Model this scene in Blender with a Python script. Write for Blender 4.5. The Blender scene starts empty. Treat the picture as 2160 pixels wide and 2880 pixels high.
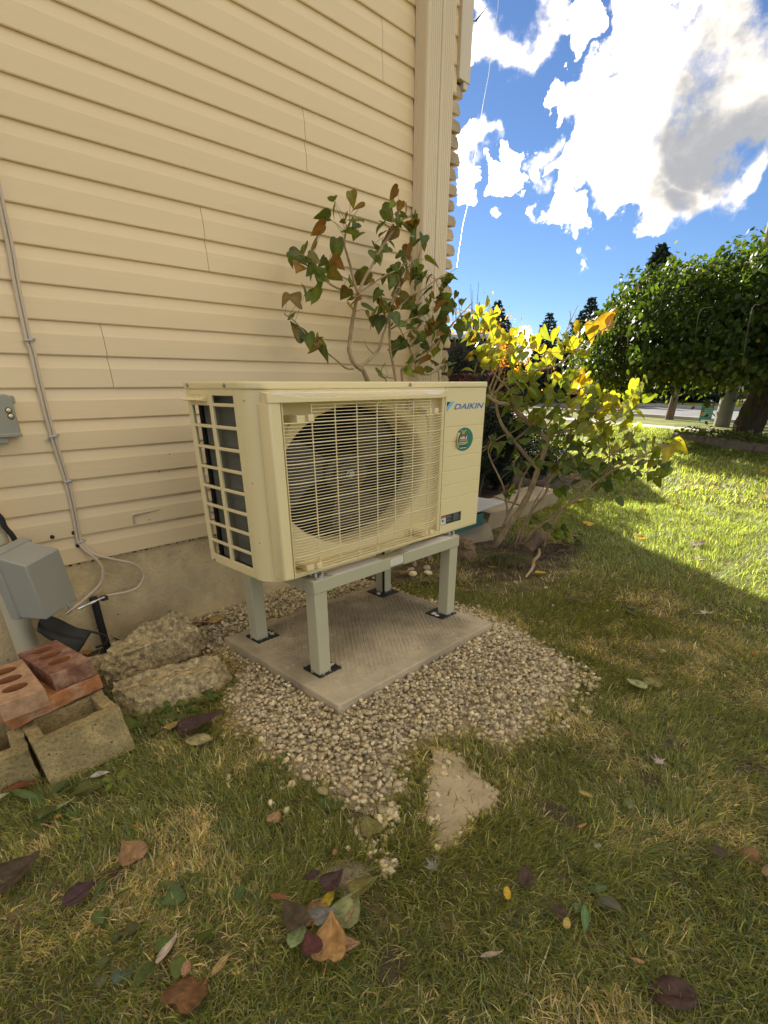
import bpy, bmesh, math, random
import numpy as np
from mathutils import Vector, Matrix, Euler
R = math.radians
rng = np.random.default_rng(7)
random.seed(7)
S = bpy.context.scene
C = S.collection

# ------------------------------------------------------------------ camera
cam_d = bpy.data.cameras.new('camera'); cam = bpy.data.objects.new('camera', cam_d); C.objects.link(cam)
S.camera = cam
YAW, PITCH, ROLL = .7715, .4488, -.0023
_f = Vector((math.cos(YAW)*math.cos(PITCH), math.sin(YAW)*math.cos(PITCH), -math.sin(PITCH)))
_r = Vector((math.sin(YAW), -math.cos(YAW), 0)); _u = _r.cross(_f)
_r2 = _r*math.cos(ROLL)+_u*math.sin(ROLL); _u2 = -_r*math.sin(ROLL)+_u*math.cos(ROLL)
cam.matrix_world = Matrix(((_r2.x, _u2.x, -_f.x, -1.0673), (_r2.y, _u2.y, -_f.y, -1.658), (_r2.z, _u2.z, -_f.z, 1.2667), (0, 0, 0, 1)))
cam_d.sensor_fit = 'VERTICAL'; cam_d.sensor_height = 36.0
cam_d.lens = 1443.006/2880*36.0
cam_d.shift_y = (1773.95-1440)/2880
cam_d.clip_start = .02; cam_d.clip_end = 2000

# ------------------------------------------------------------------ sun, sky, exposure
SUN_AZ, SUN_EL = 57.0, 21.0
SKY_K = .05
W = bpy.data.worlds.new('World'); S.world = W; W.use_nodes = True
nt = W.node_tree; N = nt.nodes; Lk = nt.links; N.clear()
def nn(t, **k):
    n = N.new(t)
    for a, b in k.items(): setattr(n, a, b)
    return n
def math_n(op, a, b=None, clamp=False):
    n = nn('ShaderNodeMath', operation=op, use_clamp=clamp)
    for i, v in enumerate((a, b)):
        if v is None: continue
        if isinstance(v, (int, float)): n.inputs[i].default_value = v
        else: Lk.new(v, n.inputs[i])
    return n.outputs[0]
sky = nn('ShaderNodeTexSky', sky_type='NISHITA')
sky.sun_disc = False; sky.sun_elevation = R(SUN_EL); sky.sun_rotation = R(90-SUN_AZ)
sky.air_density = .8; sky.dust_density = .05; sky.ozone_density = 3.0; sky.altitude = 100
tc = nn('ShaderNodeTexCoord')
nrm = nn('ShaderNodeVectorMath', operation='NORMALIZE'); Lk.new(tc.outputs['Generated'], nrm.inputs[0])
DIR = nrm.outputs[0]
def noise(scale, detail, rough=.55, off=(0, 0, 0), zs=1.6):
    mp = nn('ShaderNodeMapping'); Lk.new(DIR, mp.inputs[0]); mp.inputs[1].default_value = off; mp.inputs[3].default_value = (1, 1, zs)
    n = nn('ShaderNodeTexNoise'); Lk.new(mp.outputs[0], n.inputs['Vector'])
    n.inputs['Scale'].default_value = scale; n.inputs['Detail'].default_value = detail; n.inputs['Roughness'].default_value = rough
    return n.outputs['Fac']
def mrange(v, a, b, c=0., d=1., smooth=True):
    n = nn('ShaderNodeMapRange', interpolation_type='SMOOTHSTEP' if smooth else 'LINEAR'); Lk.new(v, n.inputs[0])
    for i, x in zip((1, 2, 3, 4), (a, b, c, d)): n.inputs[i].default_value = x
    return n.outputs[0]
def warp(scale, amp, detail, src):
    n = nn('ShaderNodeTexNoise'); Lk.new(src, n.inputs['Vector']); n.inputs['Scale'].default_value = scale; n.inputs['Detail'].default_value = detail; n.inputs['Roughness'].default_value = .54
    a = nn('ShaderNodeVectorMath', operation='SUBTRACT'); Lk.new(n.outputs['Color'], a.inputs[0]); a.inputs[1].default_value = (.5, .5, .5)
    b = nn('ShaderNodeVectorMath', operation='SCALE'); Lk.new(a.outputs[0], b.inputs[0]); b.inputs['Scale'].default_value = amp
    c = nn('ShaderNodeVectorMath', operation='ADD'); Lk.new(src, c.inputs[0]); Lk.new(b.outputs[0], c.inputs[1])
    d = nn('ShaderNodeVectorMath', operation='NORMALIZE'); Lk.new(c.outputs[0], d.inputs[0]); return d.outputs[0]
WDIR = warp(11.0, .30, 10, DIR)
GDIR = warp(5.0, .25, 5, DIR)
def lumps(ls, k, DIR=None):
    DIR = DIR or WDIR
    acc = None
    for x, y, z, r in ls:
        d = nn('ShaderNodeVectorMath', operation='DOT_PRODUCT'); Lk.new(DIR, d.inputs[0]); d.inputs[1].default_value = (x, y, z)
        m = mrange(d.outputs['Value'], math.cos(r*k), 1.0, smooth=False)
        acc = m if acc is None else math_n('MAXIMUM', acc, m)
    return acc
# ------------------------------------------------------------------ measured places (metres)
D_stemsA = [[0.016,0.01,[[1.338,0.82,1.29],[1.292,0.822,1.342],[1.24,0.824,1.373],[1.206,0.826,1.434],[1.217,0.828,1.495],[1.236,0.831,1.57],[1.267,0.833,1.66],[1.292,0.835,1.727]]],[0.009,0.004,[[1.278,0.82,1.724],[1.256,0.825,1.771],[1.235,0.83,1.845],[1.219,0.835,1.891],[1.203,0.839,1.948],[1.234,0.844,2.018],[1.29,0.849,2.08]]],[0.009,0.004,[[1.278,0.82,1.724],[1.331,0.825,1.793],[1.397,0.83,1.865],[1.475,0.835,1.952],[1.554,0.84,2.027],[1.647,0.845,2.098],[1.703,0.85,2.163],[1.707,0.855,2.21]]],[0.005,0.003,[[1.496,0.82,1.981],[1.486,0.847,1.941],[1.464,0.873,1.885]]],[0.007,0.003,[[1.26,0.82,1.701],[1.193,0.826,1.723],[1.102,0.832,1.742],[1.036,0.837,1.776],[0.994,0.843,1.83],[0.933,0.849,1.855]]],[0.005,0.002,[[1.235,0.82,1.776],[1.195,0.837,1.787],[1.136,0.854,1.816],[1.109,0.871,1.841]]],[0.006,0.003,[[1.229,0.82,1.345],[1.163,0.812,1.348],[1.09,0.804,1.384],[0.988,0.796,1.432],[0.911,0.788,1.464],[0.849,0.78,1.509],[0.789,0.772,1.551],[0.721,0.763,1.578]]],[0.01,0.004,[[1.278,0.82,1.358],[1.365,0.819,1.399],[1.442,0.819,1.457],[1.474,0.818,1.53],[1.505,0.817,1.586],[1.55,0.817,1.712],[1.62,0.816,1.809]]],[0.004,0.002,[[1.404,0.82,1.424],[1.368,0.847,1.464],[1.376,0.873,1.504]]],[0.01,0.004,[[1.591,0.82,1.291],[1.572,0.822,1.372],[1.546,0.824,1.445],[1.542,0.827,1.557],[1.55,0.829,1.636],[1.591,0.831,1.724],[1.659,0.833,1.807],[1.707,0.836,1.88],[1.804,0.838,1.945]]],[0.011,0.004,[[1.655,0.82,1.292],[1.683,0.827,1.348],[1.762,0.834,1.393],[1.934,0.841,1.459],[2.05,0.847,1.526],[2.167,0.854,1.612],[2.288,0.861,1.692],[2.429,0.868,1.78]]],[0.006,0.003,[[1.278,0.82,1.724],[1.362,0.808,1.767],[1.459,0.797,1.819],[1.547,0.785,1.856],[1.624,0.774,1.9]]],[0.005,0.003,[[1.548,0.82,1.565],[1.654,0.819,1.611],[1.778,0.818,1.644],[1.863,0.816,1.674]]],[0.005,0.003,[[1.607,0.82,1.679],[1.685,0.812,1.731],[1.745,0.805,1.767],[1.806,0.797,1.787],[1.924,0.79,1.854]]],[0.006,0.003,[[2.032,0.82,1.293],[1.918,0.821,1.32],[1.818,0.822,1.332],[1.749,0.823,1.435],[1.661,0.824,1.54],[1.62,0.825,1.586]]],[0.005,0.003,[[1.731,0.82,1.417],[1.868,0.824,1.473],[1.996,0.829,1.505]]],[0.004,0.002,[[1.591,0.82,1.296],[1.465,0.791,1.303],[1.396,0.762,1.315]]]]
D_clA = [[1.134,0.792,2.007,0.105,10],[1.29,0.798,2.039,0.07,4],[1.564,0.862,2.073,0.129,12],[1.648,0.847,2.153,0.058,3],[1.698,0.786,2.096,0.058,5],[0.923,0.85,1.847,0.082,6],[0.95,0.784,1.748,0.105,9],[1.066,0.832,1.838,0.082,5],[1.086,0.783,1.847,0.047,2],[1.136,0.77,1.699,0.047,3],[0.845,0.857,1.567,0.117,8],[0.964,0.791,1.453,0.047,4],[1.262,0.792,1.684,0.07,4],[1.419,0.868,1.675,0.094,6],[1.409,0.857,1.762,0.058,3],[1.424,0.799,1.729,0.047,2],[1.633,0.866,1.949,0.105,7],[1.55,0.824,1.882,0.094,6],[1.804,0.838,1.938,0.105,8],[1.645,0.79,1.824,0.105,8],[1.897,0.864,1.835,0.105,8],[1.999,0.839,1.883,0.094,7],[2.126,0.867,1.9,0.047,3],[1.641,0.859,1.77,0.058,4],[1.552,0.8,1.657,0.07,6],[1.443,0.806,1.619,0.082,6],[1.754,0.787,1.711,0.094,6],[1.899,0.785,1.675,0.117,9],[1.776,0.777,1.584,0.082,7],[1.663,0.8,1.538,0.07,5],[1.641,0.83,1.498,0.047,3],[1.786,0.77,1.527,0.07,5],[2.184,0.838,1.743,0.058,3],[2.066,0.804,1.646,0.094,7],[1.945,0.801,1.745,0.07,5],[2.327,0.852,1.694,0.082,6],[2.191,0.818,1.567,0.105,9],[2.366,0.802,1.529,0.07,5],[2.013,0.818,1.523,0.07,5],[2.065,0.84,1.418,0.07,4],[2.083,0.776,1.399,0.058,3],[1.907,0.868,1.388,0.058,4],[1.693,0.772,1.373,0.047,3],[1.494,0.845,1.337,0.029,2]]
D_stemsB = [[0.03,0.017,[[2.642,0.655,-0.03],[2.667,0.614,0.058],[2.692,0.574,0.152],[2.745,0.49,0.326],[2.777,0.439,0.469],[2.796,0.409,0.606],[2.805,0.394,0.68],[2.818,0.373,0.796],[2.824,0.364,0.867],[2.818,0.373,0.908]]],[0.022,0.012,[[2.823,0.364,0.874],[2.771,0.433,0.943],[2.73,0.483,0.99],[2.656,0.585,1.095],[2.617,0.632,1.125],[2.572,0.689,1.138],[2.525,0.748,1.185]]],[0.017,0.008,[[2.8,0.401,0.658],[2.763,0.485,0.741],[2.712,0.59,0.86],[2.688,0.653,0.929],[2.676,0.695,0.984],[2.667,0.734,1.066],[2.664,0.761,1.169],[2.687,0.749,1.243],[2.714,0.729,1.296]]],[0.01,0.005,[[2.635,0.572,1.096],[2.604,0.574,1.166],[2.558,0.6,1.244],[2.502,0.644,1.295],[2.449,0.681,1.357]]],[0.01,0.005,[[2.644,0.746,1.156],[2.628,0.795,1.223],[2.647,0.788,1.283],[2.666,0.781,1.342],[2.685,0.775,1.414]]],[0.012,0.006,[[2.67,0.611,0.1],[2.716,0.584,0.268],[2.77,0.544,0.417],[2.804,0.537,0.553],[2.858,0.498,0.687],[2.914,0.455,0.767],[2.979,0.399,0.839]]],[0.01,0.004,[[2.713,0.579,0.278],[2.686,0.589,0.392],[2.654,0.609,0.51],[2.614,0.64,0.602],[2.567,0.683,0.706],[2.535,0.702,0.787],[2.528,0.681,0.853],[2.503,0.688,0.903]]],[0.015,0.006,[[2.809,0.481,0.03],[2.823,0.491,0.117],[2.851,0.478,0.238],[2.9,0.431,0.35],[2.949,0.384,0.452],[2.972,0.378,0.558],[3.023,0.328,0.664],[3.109,0.222,0.762],[3.178,0.143,0.856],[3.231,0.089,0.942]]],[0.016,0.006,[[2.754,0.419,0.054],[2.752,0.365,0.154],[2.762,0.294,0.229],[2.777,0.212,0.302],[2.777,0.156,0.372],[2.8,0.063,0.456],[2.819,-0.025,0.559],[2.84,-0.115,0.657],[2.886,-0.245,0.752],[2.975,-0.445,0.89]]],[0.009,0.004,[[2.773,0.256,-0.016],[2.796,0.257,0.085],[2.836,0.231,0.226],[2.878,0.201,0.326],[2.929,0.158,0.416],[2.996,0.089,0.529]]],[0.007,0.003,[[2.719,0.476,-0.026],[2.746,0.481,0.101],[2.787,0.464,0.211],[2.851,0.411,0.408],[2.915,0.357,0.56],[2.961,0.334,0.64]]],[0.007,0.004,[[2.668,0.84,0.765],[2.719,0.745,0.864],[2.778,0.638,0.924],[2.82,0.559,0.983]]],[0.006,0.004,[[2.646,0.837,0.797],[2.713,0.729,0.836],[2.776,0.628,0.853]]],[0.01,0.004,[[2.733,0.603,0.858],[2.78,0.491,0.96],[2.814,0.398,1.038],[2.839,0.321,1.119],[2.859,0.251,1.192],[2.906,0.138,1.256]]],[0.009,0.004,[[2.596,0.729,1.202],[2.636,0.638,1.285],[2.699,0.51,1.339],[2.776,0.36,1.378],[2.818,0.266,1.442],[2.85,0.187,1.51],[2.881,0.111,1.582],[2.906,0.043,1.622]]],[0.009,0.003,[[2.623,0.78,1.172],[2.652,0.756,1.286],[2.69,0.72,1.397],[2.728,0.683,1.479],[2.781,0.621,1.559]]],[0.008,0.003,[[2.65,0.736,1.286],[2.634,0.738,1.397],[2.587,0.791,1.505],[2.548,0.829,1.61],[2.581,0.752,1.672]]],[0.007,0.003,[[2.887,0.451,0.907],[2.892,0.397,0.999],[2.938,0.276,1.145],[2.985,0.153,1.229],[2.98,0.114,1.284]]],[0.007,0.003,[[2.831,0.352,0.916],[2.872,0.211,0.95],[2.909,0.077,0.998],[2.936,-0.043,1.029],[2.94,-0.125,1.126],[2.949,-0.214,1.218]]],[0.007,0.003,[[2.918,0.025,0.497],[2.923,-0.077,0.631],[2.883,-0.109,0.799],[2.806,-0.079,0.969],[2.735,-0.06,1.078]]],[0.008,0.003,[[2.967,-0.054,0.653],[2.966,-0.147,0.737],[2.973,-0.252,0.788],[2.985,-0.366,0.831],[3.025,-0.523,0.914]]],[0.007,0.003,[[2.891,0.162,0.593],[2.952,0.041,0.691],[3.009,-0.074,0.785],[3.061,-0.181,0.904],[3.048,-0.183,0.988]]],[0.005,0.002,[[2.797,0.406,1.392],[2.827,0.359,1.51],[2.847,0.327,1.636],[2.87,0.29,1.752]]],[0.003,0.0015,[[2.847,0.327,1.636],[2.85,0.322,1.686],[2.844,0.332,1.723]]],[0.003,0.0015,[[2.839,0.34,1.599],[2.867,0.295,1.66],[2.867,0.294,1.697]]],[0.006,0.003,[[2.831,0.258,0.086],[2.822,0.21,0.138],[2.842,0.115,0.16],[2.876,-0.003,0.183]]],[0.005,0.003,[[2.839,0.245,0.079],[2.834,0.159,0.097],[2.821,0.086,0.098]]]]
D_clB = [[2.628,0.908,1.673,0.101,7,1],[2.338,0.592,1.645,0.067,3,1],[2.655,0.811,1.615,0.118,7,1],[2.549,0.583,1.559,0.101,6,1],[2.507,0.85,1.557,0.101,6,0.8],[2.343,0.576,1.475,0.118,8,1],[2.432,0.469,1.474,0.101,6,0.9],[2.545,0.415,1.525,0.067,3,1],[2.791,0.751,1.428,0.135,9,0.8],[2.531,0.452,1.388,0.135,9,0.7],[2.627,0.825,1.399,0.084,6,0.7],[2.66,0.938,1.359,0.067,4,0.6],[2.94,0.501,1.52,0.101,4,1],[2.72,0.289,1.503,0.118,6,1],[2.765,0.226,1.539,0.084,4,1.2],[2.889,0.189,1.593,0.051,2,1.2],[3.074,0.129,1.632,0.093,5,1.5],[2.671,0.144,1.452,0.051,2,1],[2.876,0.421,1.435,0.067,3,1],[2.861,0.491,1.285,0.135,10,0.7],[2.84,0.583,1.286,0.118,8,0.7],[2.44,0.447,1.258,0.084,6,0.8],[2.991,0.422,1.271,0.101,6,0.5],[2.643,0.173,1.309,0.101,6,0.6],[2.835,0.102,1.322,0.067,2,1.2],[2.968,0.143,1.216,0.101,6,1.1],[3.066,0.276,1.171,0.101,6,0.9],[2.857,0.066,1.151,0.084,4,1],[2.913,0.528,1.097,0.118,7,0.5],[2.814,0.328,1.034,0.135,8,0.5],[2.768,0.182,1.083,0.135,9,0.6],[2.831,0.085,1.07,0.135,10,0.7],[2.816,-0.023,1.087,0.135,10,0.7],[2.819,-0.12,1.103,0.101,7,0.6],[2.9,-0.183,1.193,0.118,8,0.55],[3.186,-0.132,1.202,0.067,5,0.5],[3.303,-0.028,1.056,0.101,6,0.6],[2.907,-0.183,0.969,0.101,6,0.5],[2.786,-0.096,0.998,0.135,10,0.9],[3.166,0.181,0.935,0.135,9,0.9],[2.895,0.187,0.936,0.118,6,0.4],[2.7,0.378,0.994,0.067,3,0.3],[2.618,0.351,0.886,0.084,4,0.15],[2.655,0.628,0.789,0.084,4,0.1],[2.937,0.396,0.831,0.101,4,0.15],[2.844,0.195,0.836,0.101,6,0.15],[2.886,0.097,0.811,0.135,10,0.2],[2.78,-0.08,0.861,0.135,10,0.3],[3.248,-0.018,0.821,0.135,9,0.4],[2.888,-0.274,0.839,0.135,9,0.4],[3.172,-0.294,0.803,0.118,8,0.5],[3.384,-0.308,0.816,0.101,8,0.7],[3.07,-0.473,0.874,0.084,7,1.2],[3.319,-0.305,0.656,0.101,7,0.25],[3.347,-0.144,0.637,0.118,8,0.15],[3.103,-0.055,0.684,0.135,10,0.1],[3.098,0.103,0.67,0.135,10,0.05],[2.704,0.09,0.711,0.135,8,0.0],[2.788,0.265,0.716,0.101,6,0.0],[2.595,0.304,0.761,0.084,4,0.05],[2.84,0.569,0.619,0.101,6,0.05],[2.759,0.18,0.591,0.118,7,0.0],[2.919,0.073,0.584,0.118,7,0.0],[3.249,0.06,0.529,0.118,7,0.05],[3.23,-0.048,0.447,0.067,3,0.1],[2.854,0.67,0.421,0.042,1,0.3],[2.552,0.66,0.826,0.067,4,0.1],[2.649,0.539,0.99,0.067,3,0.2],[2.652,0.762,1.172,0.067,4,0.3],[2.62,0.576,1.147,0.067,4,0.4],[2.601,0.428,1.15,0.084,4,0.4],[2.726,0.336,1.176,0.084,5,0.5],[2.76,0.158,0.175,0.055,6,0.4],[2.85,0.123,0.184,0.055,5,0.3],[3.053,0.086,0.123,0.039,4,0.3],[2.991,0.172,0.053,0.039,4,0.6],[2.781,0.351,0.255,0.047,4,0.2],[2.639,0.517,0.485,0.032,2,0.4],[2.59,0.521,0.476,0.024,2,0.4],[2.707,0.215,0.237,0.024,2,0.1]]
D_gravel = [[0.091,1.113],[0.294,1.146],[0.505,1.144],[0.686,1.165],[0.939,1.167],[1.204,0.975],[1.364,0.776],[1.374,0.613],[1.353,0.368],[1.44,0.086],[1.431,-0.184],[1.354,-0.421],[1.267,-0.639],[1.179,-0.817],[1.079,-0.882],[0.892,-0.886],[0.687,-0.908],[0.468,-0.951],[0.365,-0.935],[0.351,-0.767],[0.264,-0.693],[0.165,-0.668],[0.037,-0.708],[-0.031,-0.793],[-0.197,-0.761],[-0.264,-0.68],[-0.256,-0.56],[-0.281,-0.433],[-0.302,-0.274],[-0.276,-0.149],[-0.26,0.037],[-0.177,0.223],[-0.079,0.296],[0.01,0.396],[0.0,0.62],[0.051,0.867]]
D_gravel2 = [[1.381,-0.313],[1.329,-0.523],[1.225,-0.814],[1.102,-0.974],[0.836,-1.026],[0.637,-0.997],[0.458,-0.971],[0.671,-0.817],[0.891,-0.799],[1.094,-0.571]]
D_gravel3 = [[-0.232,-0.679],[-0.189,-0.769],[-0.085,-0.785],[-0.192,-0.852],[-0.276,-0.901],[-0.293,-0.974],[-0.347,-0.969],[-0.331,-0.881],[-0.287,-0.773]]
D_patch = [[0.205,-0.679],[0.251,-0.772],[0.196,-0.9],[0.173,-1.004],[0.101,-1.036],[-0.002,-1.016],[-0.102,-1.035],[-0.181,-1.009],[-0.164,-0.96],[-0.106,-0.94],[-0.103,-0.879],[0.035,-0.786]]
D_patch2 = [[-0.453,-0.808],[-0.389,-0.821],[-0.347,-0.883],[-0.371,-0.943],[-0.433,-0.944],[-0.474,-0.917],[-0.483,-0.86]]
D_soil = [[[0.207,-1.087],[0.258,-1.163],[0.23,-1.287],[0.179,-1.276],[0.163,-1.176]],[[-0.51,-1.089],[-0.454,-1.121],[-0.499,-1.185],[-0.557,-1.17],[-0.558,-1.112]],[[0.609,-1.301],[0.624,-1.369],[0.567,-1.411],[0.533,-1.352]],[[2.112,0.512],[2.539,0.463],[2.821,0.169],[2.582,-0.101],[2.077,-0.218],[1.679,-0.077],[1.71,0.165]],[[0.898,-1.516],[0.966,-1.615],[0.908,-1.637],[0.829,-1.555]],[[0.867,-1.301],[0.911,-1.378],[0.841,-1.399],[0.807,-1.333]],[[-0.866,-0.364],[-0.84,-0.425],[-0.886,-0.443],[-0.931,-0.381]]]
D_leaves = [[-1.058,-0.222,0.109,"umber","heart",0.9,0.7,"large dark brown curled leaf at the left edge of the lawn"],
[-0.815,-0.371,0.084,"tan","heart",2.4,0.6,"folded tan leaf with a long stalk on the grass below the concrete block"],
[-0.971,-0.422,0.075,"plum","oval",0.9,1.1,"rolled purple-brown leaf on the left lawn"],
[-0.865,-0.848,0.103,"tawny","heart",1.2,0.5,"large tawny brown leaf at the bottom of the lawn beside a yellow strip leaf"],
[-0.799,-0.855,0.056,"ochre","narrow",1.0,0.5,"narrow yellow-green leaf touching the large tawny leaf"],
[-0.931,-0.747,0.06,"green","oval",1.2,0.3,"flat green leaf fallen left of the large tawny leaf"],
[-0.873,-0.735,0.07,"bone","narrow",1.1,1.0,"twisted bone-pale dry leaf on the lower left lawn"],
[-0.752,0.046,0.066,"bone","narrow",0.7,1.0,"curled pale dry leaf lying below the front concrete block"],
[-0.666,-0.725,0.039,"green","oval",1.3,0.6,"half green half orange leaf on the lower middle lawn"],
[-0.92,-0.071,0.023,"orange","oval",0.4,0.3,"tiny round orange leaf beside the broadleaf weed"],
[-0.761,-0.285,0.022,"orange","oval",0.1,0.5,"tiny orange leaf above the folded tan leaf"],
[-0.957,0.175,0.104,"rust","narrow",0.5,0.9,"rust brown curled leaf wedged under the left concrete block"],
[-0.891,-0.026,0.07,"palegreen","narrow",0.9,0.4,"pale green strap leaf lying across the broadleaf weed"],
[-0.861,-0.807,0.034,"tan","oval",1.6,0.6,"small tan leaf left of the large tawny leaf"],
[-1.018,0.218,0.049,"ochre","oval",0.2,0.3,"pale yellow leaf at the left frame edge under the block"],
[-1.02,0.157,0.036,"bone","oval",0.9,0.8,"white crumpled leaf scrap at the left frame edge"],
[-0.555,-0.904,0.075,"tan","heart",1.9,0.7,"tan-orange folded leaf in the heap of autumn leaves"],
[-0.521,-0.914,0.084,"yellow","narrow",1.2,0.7,"bright yellow folded leaf in the heap of autumn leaves"],
[-0.495,-0.971,0.092,"palegreen","heart",1.1,0.25,"round pale green leaf on top of the heap of autumn leaves"],
[-0.43,-0.968,0.072,"olive","heart",0.3,0.5,"olive-yellow leaf behind the round pale green one"],
[-0.471,-0.888,0.061,"plum","heart",0.8,0.5,"dark purple leaf at the top of the heap of autumn leaves"],
[-0.636,-0.938,0.069,"palegreen","oval",1.3,0.35,"oval pale green leaf with a long stalk left of the orange leaf"],
[-0.586,-1.012,0.092,"peach","heart",1.5,0.6,"large peach-orange folded leaf at the front of the heap"],
[-0.57,-1.05,0.056,"tan","heart",0.2,0.7,"crumpled tan leaf right of the peach-orange leaf"],
[-0.62,-0.897,0.066,"umber","heart",2.3,0.6,"dark brown leaf on the left side of the leaf heap"],
[-0.561,-0.955,0.055,"grey","heart",0.6,0.9,"grey withered leaf in the middle of the leaf heap"],
[-0.615,-0.829,0.055,"russet","narrow",2.8,0.7,"mottled brown-yellow leaf at the left end of the leaf heap"],
[-0.636,-0.993,0.052,"maroon","heart",2.0,0.5,"dark red-brown leaf at the foot of the leaf heap"],
[-0.525,-1.01,0.042,"tan","narrow",1.0,0.6,"narrow tan leaf below the round pale green one"],
[-0.523,-0.862,0.043,"plum","oval",0.3,0.5,"small dark plum leaf behind the tan-orange one in the heap"],
[-0.26,-0.807,0.073,"olive","heart",2.0,0.4,"olive brown leaf on the grass below the gravel"],
[-0.44,-0.567,0.045,"tan","heart",1.3,0.4,"small tan leaf left of the gravel tip"],
[-0.228,-1.043,0.074,"sage","maple",1.1,0.9,"grey-green curled leaf below the bare sandy patch"],
[-0.338,-1.305,0.052,"bone","narrow",0.1,1.0,"bone-white forked dry leaf on the lower lawn"],
[-0.399,-0.805,0.023,"russet","oval",1.4,0.4,"little russet leaf above the stony patch"],
[-0.268,-0.59,0.048,"straw","oval",2.3,0.6,"straw coloured leaf at the left rim of the gravel tip"],
[0.686,-1.338,0.081,"bone","maple",1.57,0.3,"pale maple leaf with red stalk on the right lawn"],
[0.333,-1.231,0.045,"ochre","oval",2.6,0.4,"ochre leaf below and left of the pale maple leaf"],
[0.193,-1.285,0.033,"peach","narrow",0.4,0.6,"peach coloured narrow leaf beside a bare soil spot"],
[-0.168,-1.241,0.034,"yellow","oval",1.5,0.3,"bright yellow oval leaf alone on the middle lower lawn"],
[-0.123,-1.362,0.043,"umber","heart",2.5,0.9,"curled brown leaf above the small cream one"],
[-0.136,-1.396,0.03,"ochre","oval",1.2,0.4,"small cream-yellow leaf on the lower right lawn"],
[0.433,-1.673,0.047,"russet","heart",2.6,0.7,"russet leaf near the right frame edge"],
[0.402,-1.731,0.04,"tan","heart",1.0,0.5,"tan leaf cut by the right frame edge"],
[-0.124,-1.641,0.104,"umber","oval",2.9,0.9,"large dark brown rolled leaf with dry thatch near the bottom right"],
[-0.106,-1.558,0.034,"tan","narrow",2.7,0.5,"tan narrow leaf above the large rolled brown one"],
[-0.042,-1.548,0.039,"green","narrow",1.8,0.3,"green blade-like leaf on the lower right lawn"],
[-0.089,-1.251,0.046,"umber","heart",1.4,1.1,"upright curled brown leaf right of the sandy patch"],
[0.38,-1.609,0.048,"umber","oval",2.7,0.7,"dark brown leaf sunk in the grass left of the russet one"],
[0.153,-1.35,0.025,"sage","oval",0.5,0.3,"round sage-green leaf on the middle right lawn"],
[1.149,-1.086,0.081,"straw","heart",2.4,0.6,"straw-pale folded leaf beside the olive-yellow one on the lawn"],
[1.244,-1.135,0.082,"olive","heart",0.9,0.4,"olive-yellow flat leaf right of the gravel"],
[0.762,-1.212,0.053,"tawny","narrow",2.5,0.8,"orange-brown curled leaf left of the pale maple leaf"],
[3.728,-0.176,0.102,"yellow","oval",2.4,0.4,"yellow leaf at the edge of the shade on the lawn"],
[3.421,-0.746,0.156,"bone","maple",0.1,0.7,"cream maple leaf on the sunlit edge of the lawn"],
[3.162,-0.811,0.069,"yellow","oval",0.1,0.4,"golden leaf just below the cream maple leaf"],
[2.3,-1.094,0.132,"bone","maple",0.2,0.7,"pinkish cream maple leaf in the shade of the lawn"],
[2.726,-0.94,0.096,"rust","narrow",0.0,0.6,"rust red leaf between the two cream maple leaves"],
[2.299,-1.243,0.046,"yellow","oval",0.3,0.4,"small yellow leaf right of the pinkish maple leaf"],
[3.868,-0.581,0.128,"umber","heart",2.6,0.7,"brown leaf in a shaded hollow of the sunlit grass"],
[2.259,-0.009,0.083,"yellow","oval",0.2,0.4,"yellow leaf on the grass in front of the lilac stump"],
[1.924,-0.419,0.059,"plum","oval",0.3,0.3,"purple-grey leaf at the corner of the gravel"],
[1.886,-1.403,0.027,"orange","oval",2.2,0.4,"tiny orange leaf on the shaded right lawn"],
[0.659,-1.184,0.03,"palegreen","oval",0.3,0.4,"pale green scrap of leaf left of the maple leaf"],
[-0.361,0.037,0.155,"plum","heart",0.5,0.6,"large purple-brown crumpled leaf beside the gravel edge"],
[-0.415,-0.027,0.102,"straw","oval",0.1,0.4,"pale straw leaf tucked under the purple-brown one"],
[-0.443,0.137,0.061,"ochre","heart",1.2,0.6,"ochre curled leaf left of the purple-brown one"],
[0.116,0.953,0.123,"tawny","oval",0.2,0.3,"tawny leaf on the gravel beside the broken concrete"],
[0.197,0.923,0.091,"ochre","oval",0.1,0.3,"yellowish leaf on the gravel nearest the foundation"],
[0.102,0.866,0.096,"straw","narrow",0.2,0.3,"straw-pale leaf on the gravel below the tawny one"],
[-0.458,1.032,0.091,"orange","maple",1.8,0.7,"orange ragged leaf caught between bricks and broken concrete"],
[-0.254,0.75,0.108,"maroon","heart",0.5,0.7,"maroon leaf in the crack between the two broken concrete chunks"],
[1.563,0.688,0.072,"olive","heart",0.3,0.5,"olive leaf on the gravel behind the stand leg"],
[1.548,0.501,0.075,"olive","heart",2.8,0.4,"dull green leaf on the gravel edge behind the pad"],
[1.608,0.142,0.059,"straw","oval",0.1,0.3,"straw leaf on the gravel right of the stand leg"],
[2.116,0.317,0.064,"peach","oval",2.7,0.8,"peach curled leaf in front of the lilac stump"],
[4.351,1.069,0.168,"ochre","oval",2.9,0.3,"ochre leaf leaning on the front concrete slab"],
[3.914,0.715,0.051,"orange","oval",0.1,0.5,"tiny orange leaf under the lilac"],
[2.299,0.626,0.086,"rust","maple",1.2,0.9,"rust red leaf among the dead twigs by the stand"]]
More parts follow.
